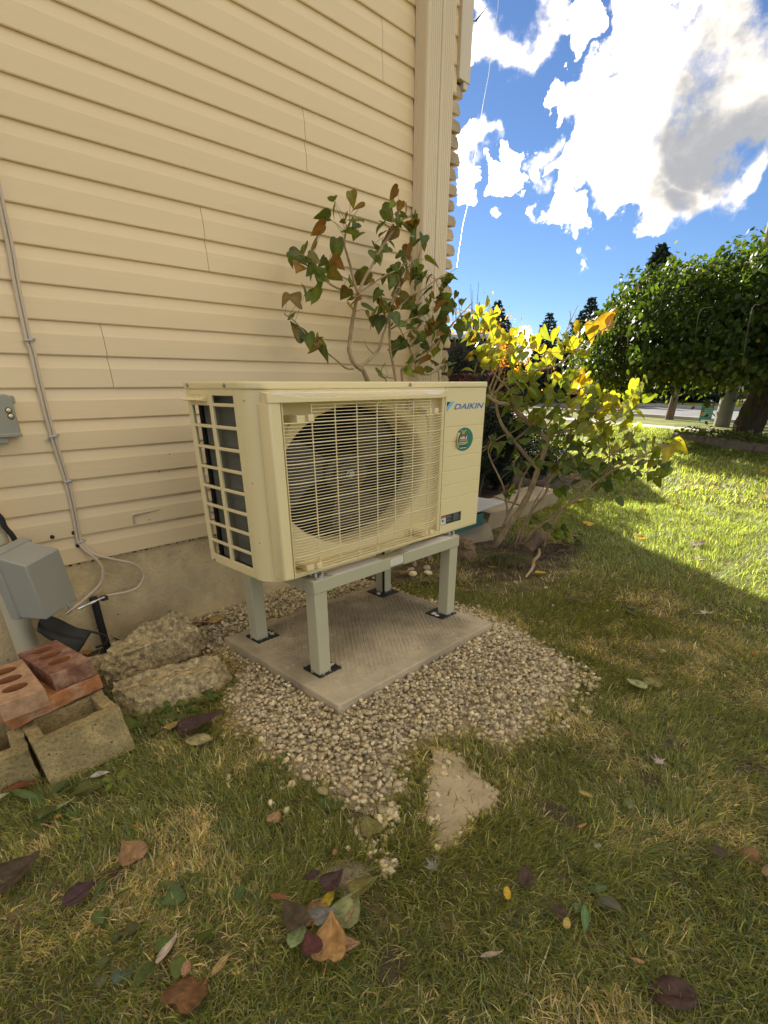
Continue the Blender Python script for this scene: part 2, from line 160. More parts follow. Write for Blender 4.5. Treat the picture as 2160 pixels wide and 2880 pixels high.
D_cl = [[0.874,0.315,0.369,0.0652],[0.877,0.345,0.333,0.0581],[0.874,0.375,0.31,0.0459],[0.906,0.285,0.314,0.0713],[0.907,0.326,0.268,0.0559],[0.892,0.368,0.262,0.0391],[0.906,0.346,0.246,0.0272],[0.865,0.411,0.289,0.0266],[0.847,0.437,0.302,0.0175],[0.836,0.471,0.281,0.0241],[0.857,0.442,0.265,0.0214],[0.834,0.435,0.339,0.0266],[0.842,0.406,0.356,0.0272],[0.82,0.457,0.345,0.0125],[0.847,0.387,0.365,0.0187],[0.931,0.249,0.267,0.0393],[0.865,0.449,0.226,0.0239],[0.84,0.476,0.258,0.0139],[0.773,0.561,0.296,0.0281],[0.792,0.539,0.286,0.0225],[0.815,0.511,0.274,0.0152],[0.773,0.578,0.263,0.0107],[0.764,0.496,0.412,0.0433],[0.746,0.523,0.412,0.0303],[0.786,0.47,0.401,0.0232],[0.799,0.445,0.405,0.0179],[0.779,0.487,0.394,0.0116],[0.819,0.406,0.405,0.0203],[0.836,0.373,0.403,0.0278],[0.733,0.549,0.402,0.0076],[0.88,0.294,0.374,0.0641],[0.861,0.506,0.05,0.0348],[0.891,0.451,0.046,0.0287],[0.917,0.397,0.04,0.0396],[0.828,0.556,0.068,0.023]]
D_gr = [[0.901,0.275,0.336,0.0504],[0.9,0.297,0.318,0.0328],[0.912,0.313,0.264,0.0278],[0.92,0.251,0.301,0.0353],[0.893,0.275,0.357,0.0283]]
body = lumps(D_cl+[[0.924, 0.249, 0.291, 0.0521],[0.922, 0.27, 0.279, 0.0479],[0.908, 0.261, 0.328, 0.053],[0.935, 0.246, 0.255, 0.0255]], 1.30)
wisp = noise(9.0, 9, .62, (3.1, 1.7, .4))
big = noise(2.1, 5, .55, (1.3, 5.2, 2.0))
# further clouds of the same kind added out of view, whitening the ambient light
vd = nn('ShaderNodeVectorMath', operation='DOT_PRODUCT'); Lk.new(DIR, vd.inputs[0]); vd.inputs[1].default_value = (.81, .48, .33)
away = mrange(vd.outputs['Value'], .90, .72)
far_c = math_n('MULTIPLY', mrange(big, .44, .60), away)
dens = math_n('ADD', math_n('MAXIMUM', body, math_n('MULTIPLY', far_c, .8)), math_n('MULTIPLY', math_n('SUBTRACT', wisp, .5), 1.0))
cover = mrange(dens, .02, 1.0)
sep = nn('ShaderNodeSeparateXYZ'); Lk.new(DIR, sep.inputs[0])
cover = math_n('POWER', cover, 2.6)
cover = math_n('MULTIPLY', cover, mrange(sep.outputs['Z'], .0, .05))
soft = noise(5.0, 6, .6, (8.2, 3.3, 1.1))
grey = math_n('MULTIPLY', math_n('MAXIMUM', mrange(lumps(D_gr, 1.9, GDIR), .0, .75), math_n('MULTIPLY', math_n('MULTIPLY', mrange(big, .58, .75), away), .6)), mrange(soft, .2, .55, .45, 1.0))
CLOUD = 22.0
lump_l = mrange(noise(14.0, 7, .6, (2.2, 9.1, 4.0)), .42, .68, 0., .72)
mixc = nn('ShaderNodeMix', data_type='RGBA'); Lk.new(math_n('ADD', grey, math_n('MULTIPLY', lump_l, math_n('SUBTRACT', 1.0, grey)), True), mixc.inputs[0])
mixc.inputs[6].default_value = (CLOUD*1.12, CLOUD*.97, CLOUD*.76, 1); mixc.inputs[7].default_value = (CLOUD*.13, CLOUD*.132, CLOUD*.138, 1)
mix = nn('ShaderNodeMix', data_type='RGBA'); Lk.new(cover, mix.inputs[0])
tint = nn('ShaderNodeMix', data_type='RGBA', blend_type='MULTIPLY'); tint.inputs[0].default_value = 1; Lk.new(sky.outputs[0], tint.inputs[6]); tint.inputs[7].default_value = (.56, .63, .74, 1)
Lk.new(tint.outputs[2], mix.inputs[6]); Lk.new(mixc.outputs[2], mix.inputs[7])
bg = nn('ShaderNodeBackground'); Lk.new(mix.outputs[2], bg.inputs[0]); bg.inputs[1].default_value = SKY_K
wo = nn('ShaderNodeOutputWorld'); Lk.new(bg.outputs[0], wo.inputs[0])

sun_d = bpy.data.lights.new('sun', 'SUN'); sun_d.energy = 5.0; sun_d.angle = R(.55); sun_d.color = (1, .93, .80)
sun = bpy.data.objects.new('sun', sun_d); C.objects.link(sun)
_sd = Vector((math.cos(R(SUN_AZ))*math.cos(R(SUN_EL)), math.sin(R(SUN_AZ))*math.cos(R(SUN_EL)), math.sin(R(SUN_EL))))
sun.rotation_euler = _sd.to_track_quat('Z', 'Y').to_euler(); sun.location = (0, 0, 12)
S.view_settings.view_transform = 'Standard'; S.view_settings.look = 'None'; S.view_settings.gamma = 1; S.view_settings.use_curve_mapping = False
S.view_settings.exposure = 1.82
S.render.engine = 'CYCLES'
S.cycles.max_bounces = 8; S.cycles.diffuse_bounces = 4; S.cycles.transparent_max_bounces = 8
S.cycles.use_denoising = True
# ------------------------------------------------------------------ helpers
MATS = {}
def mat(name, col, rough=.6, var=.12, nscale=6., bump=0., bscale=80., metal=0., col2=None, mixs=3., mixlo=.42, mixhi=.62, spec=.4, stretch=(1, 1, 1), objcol=False, attr=None, transl=0., tcol=None, speck=None, vein=None):
    """principled material in world space: base colour varied by noise, an optional second colour in patches, noise bump"""
    if name in MATS: return MATS[name]
    m = bpy.data.materials.new(name); m.use_nodes = True; t = m.node_tree; n = t.nodes; l = t.links
    p = n['Principled BSDF']; out = n['Material Output']
    geo = n.new('ShaderNodeNewGeometry'); mp = n.new('ShaderNodeMapping'); mp.inputs[3].default_value = stretch; l.new(geo.outputs['Position'], mp.inputs[0])
    def noi(sc, det=5, ro=.6):
        x = n.new('ShaderNodeTexNoise'); l.new(mp.outputs[0], x.inputs['Vector']); x.inputs['Scale'].default_value = sc; x.inputs['Detail'].default_value = det; x.inputs['Roughness'].default_value = ro; return x.outputs['Fac']
    def mx(fac, a, b, mode='MIX'):
        x = n.new('ShaderNodeMix'); x.data_type = 'RGBA'; x.blend_type = mode
        for i, v in ((0, fac), (6, a), (7, b)):
            if hasattr(v, 'links'): l.new(v, x.inputs[i])
            elif i == 0: x.inputs[0].default_value = v
            else: x.inputs[i].default_value = (*v[:3], 1)
        return x.outputs[2]
    def rmp(v, a, b):
        x = n.new('ShaderNodeMapRange'); l.new(v, x.inputs[0]); x.inputs[1].default_value = a; x.inputs[2].default_value = b; return x.outputs[0]
    c = col
    if objcol: c = n.new('ShaderNodeObjectInfo').outputs['Color']
    if attr:
        at = n.new('ShaderNodeAttribute'); at.attribute_name = attr; c = at.outputs['Color']
    if col2 is not None: c = mx(rmp(noi(mixs), mixlo, mixhi), c, col2)
    if speck is not None:
        vo = n.new('ShaderNodeTexNoise'); l.new(mp.outputs[0], vo.inputs['Vector']); vo.inputs['Scale'].default_value = speck[1]; vo.inputs['Detail'].default_value = 3
        c = mx(rmp(vo.outputs['Fac'], speck[2], speck[2]+.08), c, speck[0])
    if var > 0:
        v = n.new('ShaderNodeMapRange'); l.new(noi(nscale), v.inputs[0]); v.inputs[1].default_value = .3; v.inputs[2].default_value = .7; v.inputs[3].default_value = 1-var; v.inputs[4].default_value = 1+var
        hs = n.new('ShaderNodeHueSaturation'); l.new(v.outputs[0], hs.inputs['Value'])
        if hasattr(c, 'links'): l.new(c, hs.inputs['Color'])
        else: hs.inputs['Color'].default_value = (*c[:3], 1)
        c = hs.outputs[0]
    if vein:
        av = n.new('ShaderNodeAttribute'); av.attribute_name = vein; c = mx(1.0, c, av.outputs['Color'], 'MULTIPLY')
    if hasattr(c, 'links'): l.new(c, p.inputs['Base Color'])
    else: p.inputs['Base Color'].default_value = (*c[:3], 1)
    p.inputs['Roughness'].default_value = rough; p.inputs['Metallic'].default_value = metal; p.inputs['Specular IOR Level'].default_value = spec
    if bump > 0:
        b = n.new('ShaderNodeBump'); b.inputs['Strength'].default_value = bump; b.inputs['Distance'].default_value = .01; l.new(noi(bscale, 6, .65), b.inputs['Height']); l.new(b.outputs[0], p.inputs['Normal'])
    if transl > 0:
        tr = n.new('ShaderNodeBsdfTranslucent'); ms = n.new('ShaderNodeMixShader'); ms.inputs[0].default_value = transl
        if tcol is not None and hasattr(c, 'links'):
            l.new(mx(1.0, c, tcol, 'MULTIPLY'), tr.inputs[0])
        elif hasattr(c, 'links'): l.new(c, tr.inputs[0])
        l.new(p.outputs[0], ms.inputs[1]); l.new(tr.outputs[0], ms.inputs[2]); l.new(ms.outputs[0], out.inputs[0])
    MATS[name] = m
    return m

class MB:
    """collects shapes; build() links them as ONE mesh object"""
    def __init__(s): s.v = []; s.f = []
    def add(s, v, f):
        o = len(s.v); s.v += [tuple(p) for p in v]; s.f += [tuple(i+o for i in q) for q in f]; return s
    def box(s, a, b, rot=None, at=None):
        x0, y0, z0 = a; x1, y1, z1 = b
        v = [Vector(p) for p in ((x0, y0, z0), (x1, y0, z0), (x1, y1, z0), (x0, y1, z0), (x0, y0, z1), (x1, y0, z1), (x1, y1, z1), (x0, y1, z1))]
        if rot is not None: v = [rot @ p for p in v]
        if at is not None: v = [p+Vector(at) for p in v]
        return s.add(v, [(0, 3, 2, 1), (4, 5, 6, 7), (0, 1, 5, 4), (1, 2, 6, 5), (2, 3, 7, 6), (3, 0, 4, 7)])
    def prism(s, pts, axis, a, b):
        """polygon pts (2D) extruded along axis 0/1/2 from a to b"""
        def P(p, t):
            return ((t, p[0], p[1]), (p[0], t, p[1]), (p[0], p[1], t))[axis]
        n = len(pts); v = [P(p, a) for p in pts]+[P(p, b) for p in pts]
        f = [tuple(range(n))[::-1], tuple(range(n, 2*n))]+[(i, (i+1) % n, n+(i+1) % n, n+i) for i in range(n)]
        return s.add(v, f)
    def tube(s, pts, r, sides=8, cap=True):
        pts = [Vector(p) for p in pts]; m = len(pts)
        rs = r if isinstance(r, (list, tuple)) else [r]*m
        v = []; f = []; up = None
        for i, p in enumerate(pts):
            t = (pts[min(i+1, m-1)]-pts[max(i-1, 0)]).normalized()
            if up is None: up = Vector((0, 0, 1)) if abs(t.z) < .9 else Vector((1, 0, 0))
            x = t.cross(up).normalized(); up = x.cross(t).normalized()
            for k in range(sides):
                a = 2*math.pi*k/sides; v.append(p+(x*math.cos(a)+up*math.sin(a))*rs[i])
        for i in range(m-1):
            for k in range(sides):
                a = i*sides+k; b = i*sides+(k+1) % sides; f.append((a, b, b+sides, a+sides))
        if cap: f += [tuple(range(sides)), tuple(range((m-1)*sides, m*sides))[::-1]]
        return s.add(v, f)
    def lathe(s, prof, center, axis=2, sides=24, sx=1., cap=True):
        """prof: (radius, height) list turned about an axis through center; sx stretches the first radial axis"""
        v = []; f = []
        for r_, h in prof:
            for k in range(sides):
                a = 2*math.pi*k/sides; x = r_*math.cos(a)*sx; y = r_*math.sin(a)
                q = ((h, x, y), (x, h, y), (x, y, h))[axis]; v.append(Vector(q)+Vector(center))
        for i in range(len(prof)-1):
            for k in range(sides):
                a = i*sides+k; b = i*sides+(k+1) % sides; f.append((a, b, b+sides, a+sides))
        if cap: f += [tuple(range(sides)), tuple(range((len(prof)-1)*sides, len(prof)*sides))]
        return s.add(v, f)
    def mesh(s, name, origin=(0, 0, 0), smooth=False, fix=True):
        me = bpy.data.meshes.new(name); o = Vector(origin)
        me.from_pydata([tuple(Vector(p)-o) for p in s.v], [], s.f)
        if fix:
            bm = bmesh.new(); bm.from_mesh(me); bmesh.ops.recalc_face_normals(bm, faces=bm.faces); bm.to_mesh(me); bm.free()
        if smooth:
            me.polygons.foreach_set('use_smooth', [True]*len(me.polygons)); me.set_sharp_from_angle(angle=R(38))
        return me
    def build(s, name, m, parent=None, smooth=False, bevel=0, origin=None, segs=2):
        root = parent
        while root is not None and root.parent is not None: root = root.parent
        org = tuple(origin) if origin is not None else (tuple(root.location) if root is not None else (0, 0, 0))
        me = s.mesh(name, org, smooth or bevel > 0)
        o = bpy.data.objects.new(name, me); C.objects.link(o)
        if m is not None: me.materials.append(m)
        if parent is not None: o.parent = parent
        elif origin is not None: o.location = org
        if bevel > 0:
            b = o.modifiers.new('bevel', 'BEVEL'); b.width = bevel; b.segments = segs; b.limit_method = 'ANGLE'; b.angle_limit = R(35)
        return o
def tag(o, label=None, cat=None, group=None, kind=None):
    for k, v in (('label', label), ('category', cat), ('group', group), ('kind', kind)):
        if v: o[k] = v
    return o
def thing(name, label, cat, loc, group=None):
    o = bpy.data.objects.new(name, None); C.objects.link(o); o.location = loc; o.empty_display_size = .05
    return tag(o, label, cat, group)
def link(name, me, loc=(0, 0, 0), rot=(0, 0, 0), sc=1., parent=None, col=None):
    o = bpy.data.objects.new(name, me); C.objects.link(o); o.location = loc; o.rotation_euler = rot
    o.scale = (sc, sc, sc) if isinstance(sc, (int, float)) else sc
    if parent is not None: o.parent = parent
    if col is not None: o.color = (*col, 1)
    return o
def np_mesh(name, v, f, m, colors=None, smooth=False, ring=None):
    """fast mesh from numpy: f is (n,k) int array of equal-sized faces; colors per vertex"""
    me = bpy.data.meshes.new(name); n, k = f.shape
    me.vertices.add(len(v)); me.vertices.foreach_set('co', np.ascontiguousarray(v, dtype=np.float32).ravel())
    me.loops.add(n*k); me.loops.foreach_set('vertex_index', np.ascontiguousarray(f, dtype=np.int32).ravel())
    me.polygons.add(n); me.polygons.foreach_set('loop_start', np.arange(0, n*k, k, dtype=np.int32))
    if smooth: me.polygons.foreach_set('use_smooth', np.ones(n, dtype=bool))
    me.update(calc_edges=True)
    if colors is not None:
        a = me.color_attributes.new('Col', 'FLOAT_COLOR', 'POINT'); a.data.foreach_set('color', np.ascontiguousarray(np.c_[colors, np.ones(len(colors))], dtype=np.float32).ravel())
    me.materials.append(m)
    o = bpy.data.objects.new(name, me); C.objects.link(o); return o
def inside(poly, x, y):
    r_ = np.zeros(len(x), bool); n = len(poly); j = n-1
    for i in range(n):
        xi, yi = poly[i]; xj, yj = poly[j]
        r_ ^= ((yi > y) != (yj > y)) & (x < (xj-xi)*(y-yi)/(yj-yi+1e-12)+xi); j = i
    return r_
def edge_dist(poly, x, y):
    d = np.full(len(x), 1e9); n = len(poly)
    for i in range(n):
        a = np.array(poly[i]); b = np.array(poly[(i+1) % n]); ab = b-a; t = np.clip(((x-a[0])*ab[0]+(y-a[1])*ab[1])/(ab@ab), 0, 1)
        d = np.minimum(d, np.hypot(x-a[0]-t*ab[0], y-a[1]-t*ab[1]))
    return d
def vnoise(x, y, s, seed=0):
    """cheap smooth value noise in the plane"""
    g = np.random.default_rng(seed).random((256, 256)); u = x*s+100; w = y*s+100
    i = np.floor(u).astype(int); j = np.floor(w).astype(int); fu = u-i; fw = w-j; fu = fu*fu*(3-2*fu); fw = fw*fw*(3-2*fw)
    q = lambda a, b: g[a % 256, b % 256]
    return (q(i, j)*(1-fu)+q(i+1, j)*fu)*(1-fw)+(q(i, j+1)*(1-fu)+q(i+1, j+1)*fu)*fw
def text_obj(s, x0, x1, z0, z1, y, m, parent, name, shear=0., bold=0.):
    """flat lettering fitted to a rectangle on a wall facing -Y"""
    cu = bpy.data.curves.new(name, 'FONT'); cu.body = s; cu.shear = shear; cu.offset = bold; cu.extrude = 0; cu.fill_mode = 'FRONT'
    to = bpy.data.objects.new('tmp', cu); C.objects.link(to)
    dg = bpy.context.evaluated_depsgraph_get(); me = bpy.data.meshes.new_from_object(to.evaluated_get(dg)); bpy.data.objects.remove(to); bpy.data.curves.remove(cu)
    v = np.array([p.co[:] for p in me.vertices]); lo = v.min(0); hi = v.max(0)
    og = np.array(parent_root(parent).location)
    w = np.empty_like(v); w[:, 0] = x0+(v[:, 0]-lo[0])/(hi[0]-lo[0])*(x1-x0); w[:, 1] = y; w[:, 2] = z0+(v[:, 1]-lo[1])/(hi[1]-lo[1])*(z1-z0)
    w -= og
    me.vertices.foreach_set('co', w.ravel()); me.name = name; me.materials.clear(); me.materials.append(m); me.update()
    o = bpy.data.objects.new(name, me); C.objects.link(o); o.parent = parent
    return o
def parent_root(o):
    while o.parent is not None: o = o.parent
    return o
def smooth_path(pts, n=4):
    """Catmull-Rom through pts"""
    P = [Vector(p) for p in pts]; P = [P[0]*2-P[1]]+P+[P[-1]*2-P[-2]]; out = []
    for i in range(1, len(P)-2):
        a, b, c_, d = P[i-1:i+3]
        for k in range(n):
            t = k/n; out.append(.5*((2*b)+(c_-a)*t+(2*a-5*b+4*c_-d)*t*t+(3*b-a-3*c_+d)*t**3))
    out.append(P[-2]); return out
# ------------------------------------------------------------------ ground, street
M_lawn = mat('lawn_soil', (.115, .10, .045), .95, .4, 9., .8, 60., col2=(.20, .155, .08), mixs=4.1, spec=.1)
def sheet(name, poly, z, m, kind='structure'):
    b = MB(); b.add([(x, y, z) for x, y in poly], [tuple(range(len(poly)))])
    return tag(b.build(name, m), kind=kind)
sheet('ground', [(-400, -400), (400, -400), (400, 400), (-400, 400)], 0, M_lawn)
SU = Vector((.43, .903, 0)).normalized(); SN = Vector((SU.y, -SU.x, 0))     # along the street, away from the house
def st(n_, u_): p = SN*n_+SU*u_; return (p.x, p.y)
def band(name, n0, n1, z, m): return sheet(name, [st(n0, -150), st(n1, -150), st(n1, 250), st(n0, 250)], z, m)
M_walk = mat('pavement_concrete', (.42, .40, .36), .9, .12, 1.5, .2, 30.)
M_asph = mat('asphalt', (.11, .11, .115), .85, .15, .7, .3, 40., col2=(.15, .15, .15), mixs=.4)
M_kerb = mat('kerb_concrete', (.36, .35, .32), .9, .15, 2., .2, 30.)
M_verge = mat('verge_grass', (.11, .14, .03), .95, .35, 1.2, .6, 14., col2=(.20, .19, .055), mixs=.8, spec=.1)
band('pavement', 13.65, 14.6, .012, M_walk)
band('road', 17.95, 26.6, .004, M_asph)
band('far_pavement', 36.4, 38.2, .012, M_walk)
band('verge', 14.65, 17.75, .008, M_verge); band('far_verge', 26.85, 36.35, .008, M_verge); band('far_lawn', 38.25, 90, .008, M_verge)
for a, b_ in ((17.75, 17.95), (26.6, 26.85)):
    k = MB(); q = [st(a, -150), st(b_, -150), st(b_, 250), st(a, 250)]
    k.prism(q, 2, -.05, .12); tag(k.build('kerb', M_kerb), kind='structure')

# ------------------------------------------------------------------ house
M_vinyl = mat('vinyl_siding', (.86, .67, .375), .42, .035, 1.3, .12, 26., spec=.45, stretch=(.12, 1, 2.2))
M_vdark = mat('siding_gap', (.05, .042, .03), .9, 0)
M_trim = mat('cream_trim', (.72, .61, .43), .45, .03, 2.)
M_spout = mat('downspout_enamel', (.76, .61, .37), .35, .03, 2.)
M_found = mat('foundation_concrete', (.78, .60, .31), .93, .2, 4., .9, 60., col2=(.60, .47, .25), mixs=4.5, speck=((.16, .13, .09), 38., .69))
M_brick_t = mat('buff_split_brick', (.46, .36, .24), .92, .22, 7., .8, 55., objcol=True)
M_roof = mat('roof_shingle', (.09, .08, .07), .9, .2, 3.)
house = thing('house', 'cream vinyl sided house with concrete foundation and buff brick front corner', 'house', (0, 1.2, 0))
core = MB(); core.box((-7, 1.10, .47), (2.285, 9, 5.4)); core.box((2.0, 1.102, 2.985), (2.5, 9, 5.4)); core.build('wall', M_vdark, house)
shade_wing = MB(); shade_wing.box((2.2, 5.9, -.05), (7.5, 12, 3.62)); shade_wing.build('wall', M_trim, house).name = 'shade_wing_wall'  # unseen wing added to cast the lawn shadow, kept low for sunlit lilac tops
rf = MB(); rf.prism([(.75, 5.4), (9.4, 5.4), (5.1, 7.4)], 0, -7.3, 2.9); rf.box((2.0, 5.75, 3.62), (7.62, 12.2, 3.74)); rf.build('roof', M_roof, house)  # the flat box roofs the added unseen wing, low to let sun past
fo = MB(); nx = 60
vs = [(-7+10.0*0, 0, 0)]
fo.box((-7, 1.096, -.1), (2.29, 1.5, .478)); fo.build('foundation', M_found, house)
EXP = .1285; Z0 = .483
JOINT = {14: 1.17, 15: 1.17, 10: .518, 11: .518, 6: -.049, 7: -.049, 2: -2.2, 3: -2.2, 18: 1.75, 19: 1.75, 22: -.6, 23: -.6}
def board(k, x0, x1, dy=0.):
    z = Z0+EXP*k; p = [(1.0945, z-.002), (1.0835, z-.002), (1.0815, z+.002), (1.0828, z+.076), (1.0850, z+.084), (1.0935, z+.128), (1.0985, z+.128), (1.0985, z+.004)]
    b = MB(); b.prism([(y+dy, zz) for y, zz in p], 0, x0, x1); return b.build('siding_board', M_vinyl, house)
for k in range(37):
    xr = 2.288 if Z0+EXP*(k+.5) < 2.98 else 2.418
    if k in JOINT:
        xj = JOINT[k]; board(k, -7, xj); board(k, xj+.0022, xr, -.0012)
    else: board(k, -7, xr)
cp = MB(); cp.box((2.416, 1.062, 2.99), (2.532, 1.3, 5.4)); cp.box((2.47, 1.066, 2.955), (2.512, 1.2, 2.99)); cp.build('corner_post', M_trim, house, bevel=.004)
bk = MB(); bk.box((2.29, 1.12, -.05), (2.43, 5.9, 2.985)); bk.build('brick_backing', mat('mortar', (.36, .31, .23), .95, .15, 6., .4, 40.), house)
nb = 0
for k in range(36):
    z = .02+k*.0825
    for j in range(3):
        b = MB(); L0 = 1.083+j*.30-(.15 if k % 2 and j else 0)
        x1 = 2.483+random.uniform(-.018, .014); h = .071+random.uniform(-.006, .004); d = random.uniform(-.006, .006)
        y1 = 1.083+(j+1)*.30-.012-(.15 if k % 2 else 0)
        a = [(2.295, L0+d, z), (x1-.012, L0+d, z+.004), (x1-.010, y1, z+.002), (2.295, y1, z), (2.295, L0+d, z+h), (x1-.02, L0+d+.004, z+h-.006), (x1-.014, y1, z+h), (2.295, y1, z+h)]
        m1 = (x1+.012, L0+d+.012, z+h*random.uniform(.3, .6)); m2 = (x1+.010, y1, z+h*random.uniform(.4, .6))
        b.add(a+[m1, m2], [(0, 3, 2, 1), (4, 5, 6, 7), (0, 1, 8, 5, 4), (1, 2, 9, 8), (8, 9, 6, 5), (2, 3, 7, 6, 9), (3, 0, 4, 7)])
        o = b.build('brick', M_brick_t, house, bevel=.005); g = random.uniform(.8, 1.12); o.color = (.60*g, .47*g, .30*g, 1)
def spout(x0, x1, y0, y1, zt):
    """corrugated downspout: ribbed plan outline run up the wall"""
    rr = .014; n_ = 5
    def side(a, b_, nx_, ny_):
        q = []
        for i in range(n_):
            for t, dd in ((.12, 0), (.30, .0028), (.70, .0028), (.88, 0)):
                u = .06+.88*(i+t)/n_; q.append((a[0]+(b_[0]-a[0])*u+nx_*dd, a[1]+(b_[1]-a[1])*u+ny_*dd))
        return q
    arc = lambda cx_, cy_, a0: [(cx_+rr*math.cos(R(a0+90*k/5)), cy_+rr*math.sin(R(a0+90*k/5))) for k in range(6)]
    pts = [(x0, y1)]+side((x0, y1), (x0, y0+rr), 1, 0)+arc(x0+rr, y0+rr, 180)+side((x0+rr, y0), (x1-rr, y0), 0, 1)+arc(x1-rr, y0+rr, 270)+side((x1, y0+rr), (x1, y1), -1, 0)+[(x1, y1)]
    m = MB(); m.prism(pts, 2, .12, zt); return m.build('downspout', M_spout, house, smooth=True)
spout(2.016, 2.143, .985, 1.079, 5.3); spout(2.149, 2.279, .990, 1.079, 5.3)
# repair bead of caulk and small plugs on the siding
M_caulk = mat('caulk', (.52, .44, .31), .5, .1, 20., .5, 90.)
ck = MB(); ck.tube(smooth_path([(-.088, 1.0815, .622), (-.087, 1.0805, .645), (-.084, 1.080, .664), (-.06, 1.0805, .6665), (0, 1.0812, .669), (.058, 1.082, .6735)], 4), [.0062]*13+[.004]*4+[.0026]*3+[.001], 6); ck.build('caulk_bead', M_caulk, house, smooth=True)
M_plug = mat('brown_plug', (.05, .025, .018), .6, .1)
for x, z in ((-.464, .627), (-.372, .629), (-.369, .566)):
    p = MB(); p.lathe([(.0095, 1.083), (.0095, 1.0785), (.006, 1.0772)], (x, 0, z), 1, 14); p.build('plug', M_plug, house, smooth=True)
M_hole = mat('nail_hole', (.02, .018, .015), .9, 0)
for x, z in ((-.008, .628), (.16, .94), (.09, .86)):
    p = MB(); p.lathe([(.003, 1.083), (.003, 1.0812)], (x, 0, z), 1, 8); p.build('nail_hole', M_hole, house)
# ragged dark gap under the siding, pits in the foundation
gp = MB()
for i in range(26):
    x = -.5+i*.034+random.uniform(-.01, .01); w = random.uniform(.008, .03); h = random.uniform(.003, .011)
    gp.add([(x, 1.0945, .479), (x+w, 1.0945, .479), (x+w*.8, 1.0945, .479-h*.7), (x+w*.35, 1.0945, .479-h)], [(0, 1, 2, 3)])
gp.build('gap', M_hole, house)
# ------------------------------------------------------------------ heat pump
M_ivory = mat('ivory_enamel', (.84, .70, .36), .33, .015, 2., spec=.5)
M_ivory_p = mat('ivory_plastic', (.86, .72, .38), .24, .015, 2., spec=.6)
M_darkin = mat('dark_interior', (.008, .007, .007), .7, .1)
M_blade = mat('fan_blade', (.060, .052, .045), .42, .05, 3.)
M_coil = mat('coil_fin', (.15, .155, .125), .45, .25, 4., .6, 160., spec=.5, stretch=(.4, .4, 6))
M_zinc = mat('galvanised_steel', (.58, .57, .54), .32, .15, 25., .15, 60., metal=.9)
M_screw = mat('screw_steel', (.30, .29, .27), .35, .1, 40., metal=.8)
M_black = mat('black_plastic', (.015, .015, .015), .5, .1)
ZB, ZT, AW, AD = .5396, 1.2746, 1.4048, .478
ac = thing('heat_pump', 'ivory outdoor heat pump with wire fan guard, blue lettering and green sticker', 'heat pump', (.7, .24, .5216))
def arc_corner(r, x0=0., y0=0., n=10):
    return [(x0+r-r*math.cos(math.pi/2*i/n), y0+r-r*math.sin(math.pi/2*i/n)) for i in range(n+1)]
# lid
e_ = .005
lid = [(-e_, AD+e_), (-e_, .11)]+[(x-e_, y-e_) for x, y in arc_corner(.108)]+[(AW+e_-.012, -e_), (AW+e_, -e_+.012), (AW+e_, AD+e_)]
m = MB(); m.prism(lid, 2, ZT-.0254, ZT); m.build('lid', M_ivory, ac, bevel=.006, segs=3)
# front panel: rounded corner post and the strips above and below the guard
def wallstrip(path, z0, z1, t=.0):
    v = []; f = []
    for x, y in path: v += [(x, y, z0), (x, y, z1)]
    for i in range(len(path)-1): f.append((2*i, 2*i+2, 2*i+3, 2*i+1))
    return v, f
fp = MB()
path = [(0, .107)]+arc_corner(.106)[1:]
fp.add(*wallstrip(path, ZB+.002, ZT-.0262))
fp.add(*wallstrip([(.106, 0), (1.058, 0)], ZB+.002, .5700)); fp.add(*wallstrip([(.106, 0), (1.058, 0)], 1.2105, ZT-.0262))
# bottom curl of the panel
cur = []
for k in range(5):
    a = math.pi/2*k/4; cur.append((.010*(1-math.cos(a)), ZB+.002-.008*math.sin(a)))
ff = fp.build('front_panel', M_ivory, ac, smooth=True)
# recessed fan panel with the bell-mouth
NF = 72; YB = .045; cx, cz, rx, rz = .540, .900, .430, .290
X0, X1, ZA, ZC = .05, 1.0, .571, 1.212
v = []; f = []
def rectpt(a):
    dx, dz = math.cos(a)*rx, math.sin(a)*rz; t = min(((X1 if dx > 0 else X0)-cx)/dx if abs(dx) > 1e-6 else 1e9, ((ZC if dz > 0 else ZA)-cz)/dz if abs(dz) > 1e-6 else 1e9)
    return cx+dx*t, cz+dz*t
prof = [(None, YB), (1.045, YB), (1.02, YB+.004), (1.0, YB+.014), (.985, YB+.035), (.978, YB+.10), (.985, YB+.14)]
angs = sorted([2*math.pi*k/NF for k in range(NF)]+[math.atan2((zz-cz)/rz, (xx-cx)/rx) % (2*math.pi) for xx in (X0, X1) for zz in (ZA, ZC)]); NF = len(angs)
for s_, y in prof:
    for a in angs:
        if s_ is None: x, z = rectpt(a)
        else:
            x, z = cx+rx*s_*math.cos(a), cz+rz*s_*math.sin(a)
            if s_ > 1.0: x = min(max(x, X0+.004), X1-.004); z = min(max(z, ZA+.003), ZC-.003)
        v.append((x, y, z))
for i in range(len(prof)-1):
    for k in range(NF): a, b = i*NF+k, i*NF+(k+1) % NF; f.append((a, b, b+NF, a+NF))
fan_p = MB(); fan_p.add(v, f)
